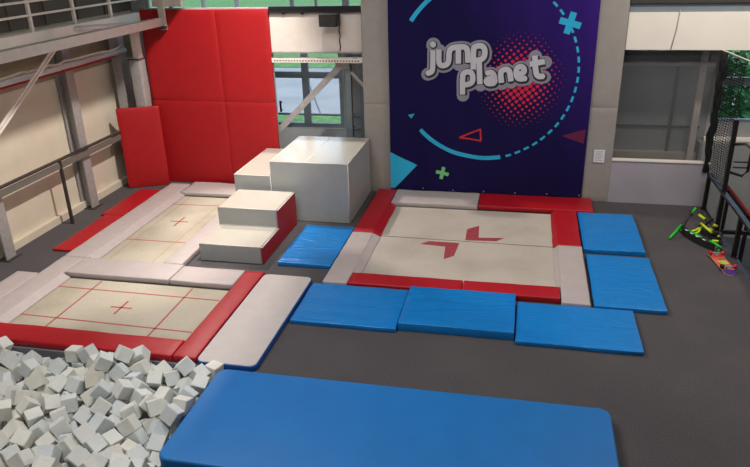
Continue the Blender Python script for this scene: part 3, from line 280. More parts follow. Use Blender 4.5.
# ================================================================ room shell
P1 = -9.0
struct('floor', [(-9, 3.6, 6.85, 15.0, -.8, 0), (-3.5, 3.6, -3, 6.85, -.8, 0), (-9, -7.77, -3, 6.85, -.8, 0), (-7.77, -3.5, -3, 4.33, -.8, 0)], M['carpet'])
struct('trim_4', [(-7.77, -3.5, 4.33, 6.85, PIT-.08, PIT)], M['pit'])                 # bottom of the foam pit
pw = bmesh.new()
for b in ((-7.77, -3.5, 6.825, 6.85, PIT, -.004), (-7.77, -3.5, 4.33, 4.345, PIT, -.004), (-7.77, -7.755, 4.345, 6.825, PIT, -.004), (-3.515, -3.5, 4.345, 6.825, PIT, -.004)): bx(pw, *b)
tag(obj('trim_5', pw, M['pit']), kind='structure')
struct('floor_lower', [(3.6, 9, -3, 15.0, -1.1, -1.0)], M['lower_floor'])
struct('wall_left', [(-9.2, -9, -3, 15.2, -.8, 8)], M['cream'])
struct('wall_right', [(9, 9.2, -3, 15.2, -1.1, 8)], M['cream'])
struct('wall_front', [(-9.2, 9.2, -3.2, -3, -1.1, 8)], M['cream'])
struct('ceiling', [(-9.2, 9.2, -3.2, 15.2, 8, 8.2)], M['ceiling'])
# rear wall with openings: doors in the middle, band of windows above, window on the right
W1 = (-5.8, -4.0, 1.06, 2.95); W2 = (-8.6, -3.0, 3.55, 5.2); W3 = (3.78, 6.6, 1.42, 2.95)
def wall_with_holes(x0, x1, z0, z1, holes, ya, yb):
    xs = sorted({x0, x1, *[h[0] for h in holes], *[h[1] for h in holes]}); zs = sorted({z0, z1, *[h[2] for h in holes], *[h[3] for h in holes]})
    out = []
    for i in range(len(xs)-1):
        for j in range(len(zs)-1):
            cx, cz = (xs[i]+xs[i+1])/2, (zs[j]+zs[j+1])/2
            if not any(h[0] < cx < h[1] and h[2] < cz < h[3] for h in holes): out.append((xs[i], xs[i+1], ya, yb, zs[j], zs[j+1]))
    return out
struct('wall_rear', wall_with_holes(-9.2, 9.2, -1.1, 8, [W1, W2, W3], 15.0, 15.2), M['rear_grey'])

# upper cladding of the left wall, dark above the ledge
up = bmesh.new()
bx(up, -9, -8.96, -2.9, 14.99, 3.72, 7.9)
for y in range(0, 12): bx(up, -8.96, -8.93, 2.9+y, 2.98+y, 3.72, 7.9)
for z in (3.95, 4.5, 5.1): bx(up, -8.96, -8.94, -2.9, 14.99, z, z+.05)
tag(obj('trim_1', up, M['panel_grey']), kind='structure')
struct('trim_2', [(-9, -8.97, -2.9, 14.99, 2.72, 3.5)], M['girt'])
struct('baseboard_left', [(-9, -8.9, -2.9, 14.99, 0, .14)], M['cream'])
# windows
def window(n, W, y, xs, zs, fw=.07, fm='frame_grey', label=None):
    root = bpy.data.objects.new('window_%d' % n, None); COL.objects.link(root); root.location = ((W[0]+W[1])/2, y, W[2]); root['kind'] = 'structure'
    bm = bmesh.new()
    bx(bm, W[0], W[0]+fw, y, y+.1, W[2], W[3]); bx(bm, W[1]-fw, W[1], y, y+.1, W[2], W[3])
    bx(bm, W[0]+fw, W[1]-fw, y, y+.1, W[2], W[2]+fw); bx(bm, W[0]+fw, W[1]-fw, y, y+.1, W[3]-fw, W[3])
    obj('window_frame', bm, M[fm], root)
    bm = bmesh.new()
    for x, t in xs: bx(bm, x-t/2, x+t/2, y+.005, y+.095, W[2]+fw, W[3]-fw)
    for z, t in zs: bx(bm, W[0]+fw, W[1]-fw, y+.01, y+.09, z-t/2, z+t/2)
    obj('mullion', bm, M[fm], root)
    box_obj('pane', (W[0]+fw, W[1]-fw, y+.045, y+.055, W[2]+fw, W[3]-fw), M['glass'], root)
    return root
w1 = window(1, W1, 15.03, [(-4.9, .16)], [(2.27, .14), (1.36, .04)], .1)
bm = bmesh.new(); tube(bm, [(-5.52, 14.98, 1.42), (-5.52, 14.98, 1.68)], .025); bx(bm, -5.54, -5.5, 14.98, 15.05, 1.44, 1.48); bx(bm, -5.54, -5.5, 14.98, 15.05, 1.62, 1.66)
obj('door_handle', bm, M['black'], w1)
window(2, W2, 15.03, [(-8.0, .08), (-7.2, .08), (-6.4, .08), (-5.1, .08), (-4.55, .05), (-3.9, .08)], [(4.4, .06)], .06)
w3 = window(3, W3, 15.03, [(5.6, .1)], [(2.25, .15)], .06)
struct('trim_6', [(3.7, 6.7, 14.86, 15.0, 1.06, 1.12)], M['cream_bright'])           # pale sill line
# framed grey panels of the rear wall right of the doors and behind the low wall
bm = bmesh.new()
for x in (-3.95, -3.6, -3.2): bx(bm, x, x+.09, 14.93, 15.0, .5, 3.2)
for z in (1.06, 1.36): bx(bm, -3.95, -3.0, 14.95, 15.0, z, z+.06)
tag(obj('trim_7', bm, M['frame_grey']), kind='structure')
bm = bmesh.new()
bx(bm, 1.85, 3.6, 14.93, 15.0, 2.66, 2.78); bx(bm, 1.85, 3.6, 14.95, 15.0, 1.3, 1.33); bx(bm, 3.0, 3.05, 14.95, 15.0, .76, 2.66)
tag(obj('trim_8', bm, M['dark_panel']), kind='structure')
struct('trim_9', [(1.85, 3.7, 14.9, 15.0, 2.56, 2.63), (1.85, 3.7, 14.85, 15.0, .4, .78)], M['cream'])
box = box_obj
c = thing('steel_column', (3.45, 14.8, 0), 'pale steel post seen through the grey net behind the low wall', 'column')
bm = bmesh.new(); bx(bm, 3.39, 3.51, 14.74, 14.86, .012, 3.0); obj('shaft', bm, M['white_steel'], c)
bm = bmesh.new(); bx(bm, 3.35, 3.55, 14.7, 14.9, 0, .012); obj('base_plate', bm, M['steel'], c)

# inner partition behind the wall pads
struct('wall_back', [(-3.26, 1.8, 13.865, 13.95, 0, 5.2)], M['rear_grey'])
struct('wall_back', [(-8.1, -5.21, 13.865, 13.95, 0, 3.84)], M['rear_grey'])
lw = struct('wall_low', [(1.8, 3.6, 13.8, 13.9, 0, .88)], M['low_wall'])
struct('trim_10', [(1.8, 3.62, 13.78, 13.92, .88, .905)], M['cream_bright'])
cb = struct('trim_11', [(1.82, 7.0, 13.86, 14.0, 3.03, 3.70)], M['cream_bright'])
struct('trim_12', [(1.82, 7.0, 13.9, 14.02, 3.70, 3.86)], M['frame_grey'])
struct('trim_13', [(1.82, 7.0, 13.84, 14.0, 3.86, 5.2)], M['dark_panel'])
struct('trim_14', [(3.6, 7.0, 14.7, 14.99, -1.0, 1.05)], M['rear_grey'])

# steelwork between the red pads and the banner
box_obj_l = thing('black_beam', (-4.2, 13.9, 3.76), 'long black steel beam along the top between red pads and banner', 'beam')
bm = bmesh.new(); bx(bm, -5.2, -3.27, 13.84, 13.92, 3.76, 3.86); obj('web', bm, M['black'], box_obj_l)
bm = bmesh.new(); bx(bm, -5.2, -3.27, 13.78, 13.98, 3.74, 3.76)
for x in (-4.9, -4.5): bx(bm, x, x+.06, 13.79, 13.83, 3.71, 3.74)
obj('flange', bm, M['black'], box_obj_l)
sp = thing('loudspeaker', (-3.85, 13.66, 3.55), 'small black box loudspeaker hung under the black beam', 'loudspeaker')
b = soft_box(-4.03, -3.66, 13.45, 13.75, 3.50, 3.735, .015); obj('cabinet', b, M['rubber'], sp)
box('grille', (-4.01, -3.68, 13.44, 13.452, 3.52, 3.71), M['dark_metal'], sp)
wp = thing('white_board', (-4.3, 13.87, 2.95), 'pale blank board fixed above the glass doors', 'board')
box('sheet', (-5.2, -3.27, 13.86, 13.9, 2.95, 3.74), M['white_panel'], wp)
bm = bmesh.new(); pts = [(-3.72+.012*math.sin(i*2.1), 13.85, 3.55-.07*i) for i in range(9)]; tube(bm, pts, .012, 6); obj('cable', bm, M['dark_metal'], wp)
bm = bmesh.new(); bx(bm, -5.2, -3.27, 13.84, 13.87, 2.935, 2.965); obj('edge_strip', bm, M['steel'], wp)
ct = thing('cable_tray', (-4.2, 13.85, 2.76), 'perforated grey cable tray under the pale board', 'cable tray')
bm = bmesh.new(); bx(bm, -5.2, -3.27, 13.8, 13.95, 2.75, 2.76); bx(bm, -5.2, -3.27, 13.8, 13.81, 2.76, 2.84); bx(bm, -5.2, -3.27, 13.94, 13.95, 2.76, 2.84)
for i in range(30): x = -5.15+i*.062; bx(bm, x, x+.03, 13.796, 13.8, 2.775, 2.8, 1)
obj('tray', bm, [M['white_steel'], M['dark_metal']], ct)
bm = bmesh.new(); random.seed(3)
for k in range(3): tube(bm, [(-5.18+i*.12, 13.85+.02*k+random.uniform(-.01, .01), 2.775+random.uniform(0, .05)) for i in range(16)], .014, 6)
obj('cables', bm, M['rubber'], ct)
br = thing('diagonal_brace', (-5.15, 13.9, 1.0), 'long grey diagonal steel brace crossing the glass doors', 'brace')
bm = bmesh.new(); bar(bm, (-5.5, 14.08, 1.0), (-3.74, 14.08, 2.70), .07, .13); obj('bar', bm, M['steel'], br)
bm = bmesh.new(); bx(bm, -3.9, -3.60, 14.04, 14.14, 2.6, 2.75); obj('gusset', bm, M['steel'], br)
br = thing('diagonal_brace', (-3.2, 13.9, 2.2), 'short grey steel brace running down to the grey wall pads', 'brace')
bm = bmesh.new(); bar(bm, (-3.57, 14.11, 2.52), (-3.2, 14.11, 2.12), .07, .07); obj('bar', bm, M['steel'], br)
cl = thing('steel_column', (-3.66, 14.2, 0), 'grey steel column between the glass doors and grey wall pads', 'column')
bm = bmesh.new(); bx(bm, -3.72, -3.6, 14.14, 14.26, .012, 7.99); obj('shaft', bm, M['frame_grey'], cl)
bm = bmesh.new(); bx(bm, -3.78, -3.54, 14.08, 14.32, 0, .012); obj('base_plate', bm, M['steel'], cl)

# ================================================================ left wall steelwork
lg = thing('steel_beam', (-8.8, 8, 3.5), 'cream steel ledge beam running along the upper left wall', 'beam')
bm = bmesh.new(); bx(bm, -8.97, -8.66, -2.9, 14.9, 3.655, 3.68); bx(bm, -8.97, -8.66, -2.9, 14.9, 3.5, 3.52); obj('flange', bm, M['cream_bright'], lg)
bm = bmesh.new(); bx(bm, -8.70, -8.67, -2.9, 14.9, 3.52, 3.655); obj('web', bm, M['cream_bright'], lg)
rl = thing('guard_rail', (-8.7, 8, 3.68), 'thin pale guard rail standing on the cream ledge beam', 'railing')
for y in (6.0, 7.4, 8.7, 9.95, 11.15, 12.43, 13.7):
    bm = bmesh.new(); bx(bm, -8.72, -8.67, y-.03, y+.03, 3.68, 4.7); obj('post', bm, M['white_steel'], rl)
for z in (3.97, 4.2):
    bm = bmesh.new(); tube(bm, [(-8.68, -2.9, z), (-8.68, 14.9, z)], .022); obj('rail', bm, M['cream_bright'], rl)
def h_column(x, y, z0, z1, label):
    c = thing('steel_column', (x, y, z0), label, 'column', 'steel columns of the left wall')
    bm = bmesh.new(); bx(bm, x-.012, x+.012, y-.12, y+.12, z0+.015, z1); obj('flange', bm, M['steel'], c)
    bm = bmesh.new(); bx(bm, x-.23, x-.20, y-.12, y+.12, z0+.015, z1); obj('flange', bm, M['steel'], c)
    bm = bmesh.new(); bx(bm, x-.2, x-.012, y-.01, y+.01, z0+.015, z1); obj('web', bm, M['steel'], c)
    bm = bmesh.new(); bx(bm, x-.24, x+.08, y-.17, y+.17, z0, z0+.015); obj('base_plate', bm, M['dark_metal'], c)
h_column(-8.74, 12.0, 0, 3.49, 'grey steel column against the left wall nearest the red pads')
h_column(-8.74, 9.4, 0, 3.49, 'grey steel column at the left edge of the view, by the near grey pads')
dc = thing('wall_duct', (-8.62, 8, 2.95), 'silver pipe with a red underside running along the left wall', 'pipe')
bm = bmesh.new(); tube(bm, [(-8.64, -2.9, 2.97), (-8.64, 13.9, 2.97)], .06, 12); obj('pipe', bm, M['chrome'], dc)
bm = bmesh.new(); bx(bm, -8.66, -8.60, -2.9, 13.5, 2.885, 2.91); obj('red_strip', bm, M['red'], dc)
bm = bmesh.new()
for y in (7.4, 9.4, 12.0, 13.4): bm = bmesh.new(); bx(bm, -8.97, -8.6, y-.02, y+.02, 2.87, 2.885); obj('bracket', bm, M['steel'], dc)
# cable bundle lying loosely on the pipe
bm = bmesh.new(); random.seed(8)
tube(bm, [(-8.6+random.uniform(-.02, .02), 9.0+.25*i, 3.05+random.uniform(-.015, .03)) for i in range(20)], .022, 6)
tag(obj('cable_bundle', bm, M['cream']), 'loose pale cables lying on the silver pipe', 'cable')
# white truss chord and hanging post
tb = thing('truss_beam', (-7.6, 10, 3.5), 'long white steel beam running out from the left wall corner to the viewer', 'beam')
bm = bmesh.new(); bx(bm, -7.66, -7.54, -2.9, 13.72, 3.65, 3.665); bx(bm, -7.66, -7.54, -2.9, 13.72, 3.5, 3.515); bx(bm, -7.56, -7.54, -2.9, 13.72, 3.515, 3.65); obj('chord', bm, M['white_steel'], tb)
bm = bmesh.new(); bx(bm, -7.54, -7.44, 13.60, 13.72, 3.44, 3.5); obj('end_bracket', bm, M['dark_metal'], tb)
pt = thing('hanging_post', (-7.43, 13.66, 3.5), 'short white post hanging in front of the tall red pads', 'post')
bm = bmesh.new(); bx(bm, -7.61, -7.47, 13.725, 13.785, 3.42, 7.99); obj('shaft', bm, M['white_steel'], pt)
lb = thing('light_box', (-7.2, 13.6, 3.9), 'beige square housing above the red pads beside the white post', 'housing')
bm = bmesh.new(); bx(bm, -7.76, -7.10, 13.80, 13.95, 3.88, 4.2); obj('body', bm, M['cream_bright'], lb)
tb2 = thing('silver_strut', (-8.6, 12.5, 3.6), 'shiny silver tube running from the ledge to the white post', 'strut')
bm = bmesh.new(); tube(bm, [(-8.69, 12.35, 3.6), (-8.5, 12.5, 3.6), (-7.72, 13.5, 3.59)], .05, 12); obj('tube', bm, M['chrome'], tb2)
b_ = thing('diagonal_brace', (-8.5, 9.0, 2.0), 'pair of thin white diagonal rods in front of the left wall', 'brace')
for dx in (0, .12):
    bm = bmesh.new(); bar(bm, (-8.45, 8.1+dx, 1.50), (-8.45, 11.45+dx, 3.47), .02, .04); obj('rod', bm, M['white_steel'], b_)
bm = bmesh.new(); bx(bm, -8.67, -8.43, 11.4, 11.65, 3.44, 3.495); obj('end_bracket', bm, M['steel'], b_)
bm = bmesh.new(); bx(bm, -8.97, -8.44, 8.0, 8.3, 1.45, 1.53); obj('end_bracket', bm, M['steel'], b_)
cc = thing('wrapped_column', (-8.2, 13.6, 0), 'white steel column with grey wrapped lower part left of the tall red pads', 'column')
bm = bmesh.new(); bx(bm, -8.24, -8.10, 13.55, 13.7, 2.86, 3.48); obj('shaft', bm, M['white_steel'], cc)
b = soft_box(-8.34, -8.08, 13.5, 13.76, 0, 2.86, .03, 3, .01, 1, 4); obj('wrap', b, M['steel'], cc)
bm = bmesh.new(); bx(bm, -8.35, -8.075, 13.49, 13.77, 2.82, 2.84); obj('collar', bm, M['black'], cc)
g2 = thing('steel_column', (-8.75, 13.75, 0), 'grey steel column in the far left corner behind the white column', 'column')
bm = bmesh.new(); bx(bm, -8.86, -8.64, 13.7, 13.92, .012, 3.49); obj('shaft', bm, M['steel'], g2)
bm = bmesh.new(); bx(bm, -8.9, -8.6, 13.66, 13.96, 0, .012); obj('base_plate', bm, M['dark_metal'], g2)

vd = thing('light_blocker', (-6.05, 9, 5.0), 'long grey box added above the left trampolines to shade the upper left wall', 'light blocker')  # unseen box, added to keep lamp light off the upper left wall
bm = bmesh.new(); bx(bm, -6.2, -5.9, 3.5, 13.0, 5.02, 6.3); obj('casing', bm, M['frame_grey'], vd)
for y in (4.5, 8.2, 12.0):
    bm = bmesh.new(); tube(bm, [(-6.05, y, 6.3), (-6.05, y, 7.99)], .015, 6); obj('hanger', bm, M['steel'], vd)

# low dark guard rail along the left edge
gr = thing('guard_rail', (-8.6, 11, 0), 'dark low guard rail standing at the foot of the left wall', 'railing')
for y in (13.42, 11.06, 8.7, 6.3):
    bm = bmesh.new(); bx(bm, -8.67, -8.62, y-.025, y+.025, 0, 1.3); obj('post', bm, M['dark_metal'], gr)
bm = bmesh.new(); bx(bm, -8.68, -8.61, -2.8, 13.44, 1.3, 1.34); obj('top_rail', bm, M['dark_metal'], gr)
bm = bmesh.new(); bx(bm, -8.655, -8.635, -2.8, 13.40, 1.15, 1.27); obj('rail_strip', bm, M['band'], gr)  # flat grey strip just under the top rail

# ================================================================ wall pads and banner
def wall_pad(x0, x1, z0, z1, m, label, group, y0=13.79, y1=13.86, seed=0, name='wall_pad'):
    b = soft_box(x0, x1, y0, y1, z0, z1, .006, 2, .005, 1, seed)
    return tag(obj(name, b, M[m]), label, 'wall pad', group)
g = 'tall red pads of the back wall'
wall_pad(-8.08, -6.36, .0, 1.90, 'red_wall', 'lower left red wall pad behind the far left trampoline', g, seed=1)
wall_pad(-6.358, -5.2, .0, 1.90, 'red_wall', 'lower right red wall pad behind the grey vaulting blocks', g, seed=2)
wall_pad(-8.08, -6.36, 1.902, 3.82, 'red_wall', 'upper left red wall pad behind the short white post', g, seed=3)
wall_pad(-6.358, -5.2, 1.902, 3.82, 'red_wall', 'upper right red wall pad beside the pale board', g, seed=4)
b = soft_box(-.45, .45, -.04, .04, 0, 1.82, .02, 3, .01, 1, 5)
o = tag(obj('wall_pad', b, M['red_wall']), 'low red corner pad turned towards the left wall at the foot of the column', 'wall pad')
o.location = (-8.26, 13.42, 0.0); o.rotation_euler = (0, 0, math.atan2(13.62-13.28, -7.95+8.62))
g = 'grey wall pads beside the banner'
wall_pad(-3.25, -2.6, 0, 1.92, 'wall_pad', 'lower grey wall pad left of the navy banner, behind the big block', g, seed=6)
wall_pad(-3.25, -2.6, 1.923, 4.6, 'wall_pad', 'upper grey wall pad left of the navy banner', g, seed=7)
wall_pad(1.2, 1.80, 0, 1.94, 'wall_pad', 'lower grey wall pad right of the banner with a paper notice', g, seed=8)
wall_pad(1.2, 1.80, 1.943, 4.6, 'wall_pad', 'upper grey wall pad right of the navy banner', g, seed=9)
nt_ = thing('paper_notice', (1.55, 13.77, .95), 'small white paper notice stuck on the grey pad right of the banner', 'notice')
box('sheet', (1.44, 1.65, 13.768, 13.774, .84, 1.1), M['paper'], nt_)
bm = bmesh.new()
for i in range(7): bx(bm, 1.47, 1.62-(i % 3)*.02, 13.7665, 13.768, 1.06-i*.03, 1.066-i*.03)
obj('text_lines', bm, M['ink'], nt_)

# banner: cloth and its print in one mesh
def fold(x, z):
    return 13.728 + .016*math.sin(x*5.1+.6*math.sin(z*1.1))+.009*math.sin(x*11.3+z*1.3)+.006*math.sin(x*2.2-z*2.1)+.012*math.exp(-((x+2.0+.12*z)**2)*18)*math.sin(z*1.2+1)
BM = bmesh.new()
BX0, BX1, BZ0, BZ1 = -2.69, 1.28, .085, 4.35
nx_, nz_ = 90, 60
gv = [[BM.verts.new((BX0+(BX1-BX0)*i/nx_, 0, BZ0+(BZ1-BZ0)*j/nz_ + .02*math.sin(i*.35)*(1 if j == 0 else 0))) for i in range(nx_+1)] for j in range(nz_+1)]
for r_ in gv:
    for v in r_: v.co.y = fold(v.co.x, v.co.z)
for j in range(nz_):
    for i in range(nx_):
        f = BM.faces.new((gv[j][i], gv[j][i+1], gv[j+1][i+1], gv[j+1][i])); f.smooth = True
def poly(pts, slot, d):
    """print polygon laid on the cloth; pts in (x, z)"""
    vs = [BM.verts.new((x, fold(x, z)-d, z)) for x, z in pts if True]
    f = BM.faces.new(vs); f.material_index = slot; return f
def big_poly(pts, slot, d, cut=.08):
    t = bmesh.new(); vs = [t.verts.new((x, 0, z)) for x, z in pts]; t.faces.new(vs)
    for ax in (0, 2):
        a = min(p[0 if ax == 0 else 1] for p in pts); b_ = max(p[0 if ax == 0 else 1] for p in pts)
        for i in range(1, int((b_-a)/cut)+1):
            co = [0, 0, 0]; co[ax] = a+i*cut; no_ = [0, 0, 0]; no_[ax] = 1
            bmesh.ops.bisect_plane(t, geom=list(t.verts)+list(t.edges)+list(t.faces), plane_co=co, plane_no=no_)
    mp = {v: BM.verts.new((v.co.x, fold(v.co.x, v.co.z)-d, v.co.z)) for v in t.verts}
    for f in t.faces:
        q = BM.faces.new([mp[v] for v in f.verts]); q.material_index = slot
    t.free()
def disc(x, z, r, slot, d, n=12):
    if r < .05: poly([(x+r*math.cos(2*PI*k/n), z+r*math.sin(2*PI*k/n)) for k in range(n)], slot, d); return
    m_ = max(2, int(r/.03)+1)
    pt = lambda q, k: (x+r*q/m_*math.cos(2*PI*k/n), z+r*q/m_*math.sin(2*PI*k/n))
    poly([pt(1, k) for k in range(n)], slot, d)
    for q in range(1, m_):
        for k in range(n): poly([pt(q, k), pt(q, k+1), pt(q+1, k+1), pt(q+1, k)], slot, d)
def smooth_path(pts, it=2):
    for _ in range(it):
        q = [pts[0]]
        for a, b_ in zip(pts, pts[1:]): q += [(a[0]*.75+b_[0]*.25, a[1]*.75+b_[1]*.25), (a[0]*.25+b_[0]*.75, a[1]*.25+b_[1]*.75)]
        pts = q+[pts[-1]]
    return pts
def stroke(pts, w_, slot, d, round_end=False, off=(0, 0), joins=True):
    pts = [(x+off[0], z+off[1]) for x, z in pts]
    for i, (a, b_) in enumerate(zip(pts, pts[1:])):
        L = math.hypot(b_[0]-a[0], b_[1]-a[1])
        if L < 1e-5: continue
        ux, uz = (b_[0]-a[0])/L, (b_[1]-a[1])/L; n_ = max(1, int(L/.06)); px, pz = -uz*w_/2, ux*w_/2
        for k in range(n_):
            s, e = L*k/n_, L*(k+1)/n_
            p, q = (a[0]+ux*s, a[1]+uz*s), (a[0]+ux*e, a[1]+uz*e)
            m_ = max(1, int(w_/.05)+1)
            for c_ in range(m_):
                f0, f1 = 1-2*c_/m_, 1-2*(c_+1)/m_
                poly([(p[0]+px*f0, p[1]+pz*f0), (p[0]+px*f1, p[1]+pz*f1), (q[0]+px*f1, q[1]+pz*f1), (q[0]+px*f0, q[1]+pz*f0)], slot, d)
        if joins and (round_end or 0 < i): disc(a[0], a[1], w_/2, slot, d)
    if round_end: disc(*pts[-1], w_/2, slot, d)
LET = [
 [(-1.8, 3.02), (-1.8, 2.68), (-1.82, 2.6), (-1.92, 2.57)],
 [(-1.68, 3.04), (-1.68, 2.79), (-1.64, 2.73), (-1.54, 2.74), (-1.48, 2.80), (-1.48, 3.02), (-1.42, 3.08), (-1.19, 3.1), (-1.12, 3.05), (-1.11, 2.79)],
 [(-1.30, 3.06), (-1.295, 2.77)],
 [(-1.0, 2.66), (-1.01, 3.06), (-0.98, 3.10), (-0.86, 3.12), (-0.79, 3.06), (-0.785, 2.92), (-0.84, 2.85), (-0.98, 2.83)],
 [(-1.2, 2.16), (-1.21, 2.54), (-1.17, 2.6), (-1.07, 2.62), (-1.01, 2.57), (-1.0, 2.43), (-1.06, 2.37), (-1.18, 2.35)],
 [(-0.89, 2.80), (-0.86, 2.37)],
 [(-0.74, 2.59), (-0.64, 2.61), (-0.59, 2.56), (-0.56, 2.40), (-0.70, 2.38), (-0.745, 2.43), (-0.71, 2.48), (-0.58, 2.50)],
 [(-0.44, 2.41), (-0.47, 2.61), (-0.43, 2.66), (-0.35, 2.68), (-0.29, 2.63), (-0.26, 2.44)],
 [(-0.16, 2.57), (-0.02, 2.60), (-0.02, 2.69), (-0.08, 2.73), (-0.15, 2.71), (-0.175, 2.63), (-0.155, 2.53), (-0.1, 2.48), (0.03, 2.50)],
 [(0.165, 2.93), (0.20, 2.62), (0.25, 2.53), (0.36, 2.54)],
 [(0.08, 2.77), (0.36, 2.82)],
]
LET = [smooth_path(l, 1) if len(l) > 2 else l for l in LET]
# slots: 0 cloth, 1 halo grey, 2 dark outline, 3 letters, 4 cyan, 5 red dots, 6 green, 7 dull red, 8 red outline
for l in LET: stroke(l, .25, 1, .006, True, off=(.012, -.018))
disc(-1.8+.01, 3.12, .145, 1, .006, 20)
for l in LET: stroke(l, .165, 2, .009, False, off=(.012, -.016))
disc(-1.8+.01, 3.125, .08, 2, .009, 20)
for l in LET: stroke(l, .106, 3, .012)
disc(-1.8, 3.135, .06, 3, .012, 20)
# halftone field
ang = math.radians(38); cx_, cz_ = -.08, 2.45
for i in range(-14, 15):
    for j in range(-14, 15):
        s = .098; dx = (i*math.cos(ang)-j*math.sin(ang))*s; dz = (i*math.sin(ang)+j*math.cos(ang))*s
        rr = math.hypot(dx/.86, dz/.98)
        if rr < 1: disc(cx_+dx, cz_+dz, .047*min(1, (1.05-rr)*1.25), 5, .003, 8)
# orbit line
ocx, ocz, oR = -.76, 2.62, 1.76
def arc(a0, a1, w_, slot=4):
    n_ = max(2, int(abs(a1-a0)/3)+1)
    stroke([(ocx+oR*math.cos(math.radians(a0+(a1-a0)*k/n_)), ocz+oR*math.sin(math.radians(a0+(a1-a0)*k/n_))) for k in range(n_+1)], w_, slot, .004, False)
arc(223, 282, .085); arc(98, 147, .085)
for k in range(23):
    a = 285.5+k*6.2
    if a < 388 or a > 396: arc(a, a+3.7, .045)
def cross(x, z, L, w_, rot, slot):
    for q in (0, 90):
        a = math.radians(rot+q); stroke([(x-L*math.cos(a), z-L*math.sin(a)), (x+L*math.cos(a), z+L*math.sin(a))], w_, slot, .007+.0005*q/90)
cross(.77, 3.53, .20, .12, 75, 4); cross(-1.58, .5, .135, .075, 78, 6)
big_poly([(-2.69, .92), (-2.12, .64), (-2.60, .12), (-2.69, .12)], 4, .004)
poly([(-2.31, 1.72), (-2.17, 1.75), (-2.24, 1.64)], 4, .005)
stroke([(-1.24, 1.27), (-.82, 1.46), (-.80, 1.22), (-1.24, 1.27)], .035, 8, .004)
big_poly([(.78, 1.38), (1.24, 1.52), (1.22, 1.22)], 7, .004)
def cloth_mat():
    m = mat('navy_banner', (30, 20, 84), .85, spec=.2, bump=.1, bscale=1.2, kind='wrinkle', var=0); n = m.node_tree.nodes; L = m.node_tree.links; p = n['Principled BSDF']; tc = n['Texture Coordinate']
    s = n.new('ShaderNodeSeparateXYZ'); L.new(tc.outputs['Object'], s.inputs[0])
    a = n.new('ShaderNodeMath'); a.operation = 'MULTIPLY_ADD'; a.inputs[1].default_value = .8; a.inputs[2].default_value = 0; L.new(s.outputs[2], a.inputs[0])
    b_ = n.new('ShaderNodeMath'); b_.operation = 'ADD'; L.new(a.outputs[0], b_.inputs[0]); L.new(s.outputs[0], b_.inputs[1])
    r = n.new('ShaderNodeMapRange'); r.inputs['From Min'].default_value = 1.6; r.inputs['From Max'].default_value = 5.0; L.new(b_.outputs[0], r.inputs['Value'])
    x = n.new('ShaderNodeMix'); x.data_type = 'RGBA'; L.new(r.outputs[0], x.inputs['Factor'])
    x.inputs['A'].default_value = (*srgb((21, 14, 68)), 1); x.inputs['B'].default_value = (*srgb((58, 26, 128)), 1)
    L.new(x.outputs['Result'], p.inputs['Base Color']); return m
bmats = [cloth_mat()] + [mat(n_, c_, .6, var=.02) for n_, c_ in (('print_grey', (140, 140, 154)), ('print_dark', (38, 36, 50)), ('print_silver', (200, 200, 208)), ('print_cyan', (36, 180, 226)), ('print_red_dot', (205, 30, 62)), ('print_green', (120, 200, 130)), ('print_dull_red', (100, 24, 66)), ('print_red', (200, 32, 52)))]
me = bpy.data.meshes.new('banner'); BM.normal_update(); BM.to_mesh(me); BM.free()
for x in bmats: me.materials.append(x)
ban = thing('banner', (-.7, 13.74, .1), 'large navy blue cloth banner with silver lettering, red dots and a blue circle', 'banner')
cl_ = bpy.data.objects.new('cloth', me); COL.objects.link(cl_); cl_.parent = ban; cl_.matrix_parent_inverse = Matrix.Translation(-Vector(ban.location))
for i in range(7):
    bm = bmesh.new(); x = BX0+.05+i*(BX1-BX0-.1)/6; y = fold(x, .13)
    tube(bm, [(x, y-.008, .13), (x, y+.002, .13)], .014, 10); obj('eyelet', bm, M['steel'], ban)

# ================================================================ trampolines
Z1 = .10
def pad(x0, x1, y0, y1, m, label, group, z1=Z1, z0=0.0, seed=0, name='edge_pad', r=.018, cat='pad', puff=.006, m2=None):
    b = soft_box(x0, x1, y0, y1, z0, z1, r, 3, puff, 1, seed)
    return tag(obj(name, b, M[m]), label, cat, group)
def bed(x0, x1, y0, y1, m, label, marks=(), seams=()):
    t = thing('trampoline', ((x0+x1)/2, (y0+y1)/2, 0), label, 'trampoline', 'trampolines set in the floor')
    x0 += .008; x1 -= .008; y0 += .008; y1 -= .008; g_ = .018
    bm = bmesh.new(); bx(bm, x0+g_, x1-g_, y0+g_, y1-g_, .006, .014); obj('bed', bm, M[m], t)
    bm = bmesh.new()
    for q in ((x0, x0+g_, y0, y1), (x1-g_, x1, y0, y1), (x0+g_, x1-g_, y0, y0+g_), (x0+g_, x1-g_, y1-g_, y1)): bx(bm, *q, 0, .018)
    obj('frame', bm, M['black'], t)
    for pts, mm, nm in marks:
        bm = bmesh.new(); a = [bm.verts.new((x, y, .0155)) for x, y in pts]; b_ = [bm.verts.new((x, y, .0135)) for x, y in pts]
        bm.faces.new(a); bm.faces.new(b_[::-1])
        for i in range(len(a)): bm.faces.new((a[i], b_[i], b_[(i+1) % len(a)], a[(i+1) % len(a)]))
        obj(nm, bm, M[mm], t)
    return t
def ln(x0, y0, x1, y1, w_=.028):
    L = math.hypot(x1-x0, y1-y0); px, py = -(y1-y0)/L*w_/2, (x1-x0)/L*w_/2
    return [(x0+px, y0+py), (x0-px, y0-py), (x1-px, y1-py), (x1+px, y1+py)]
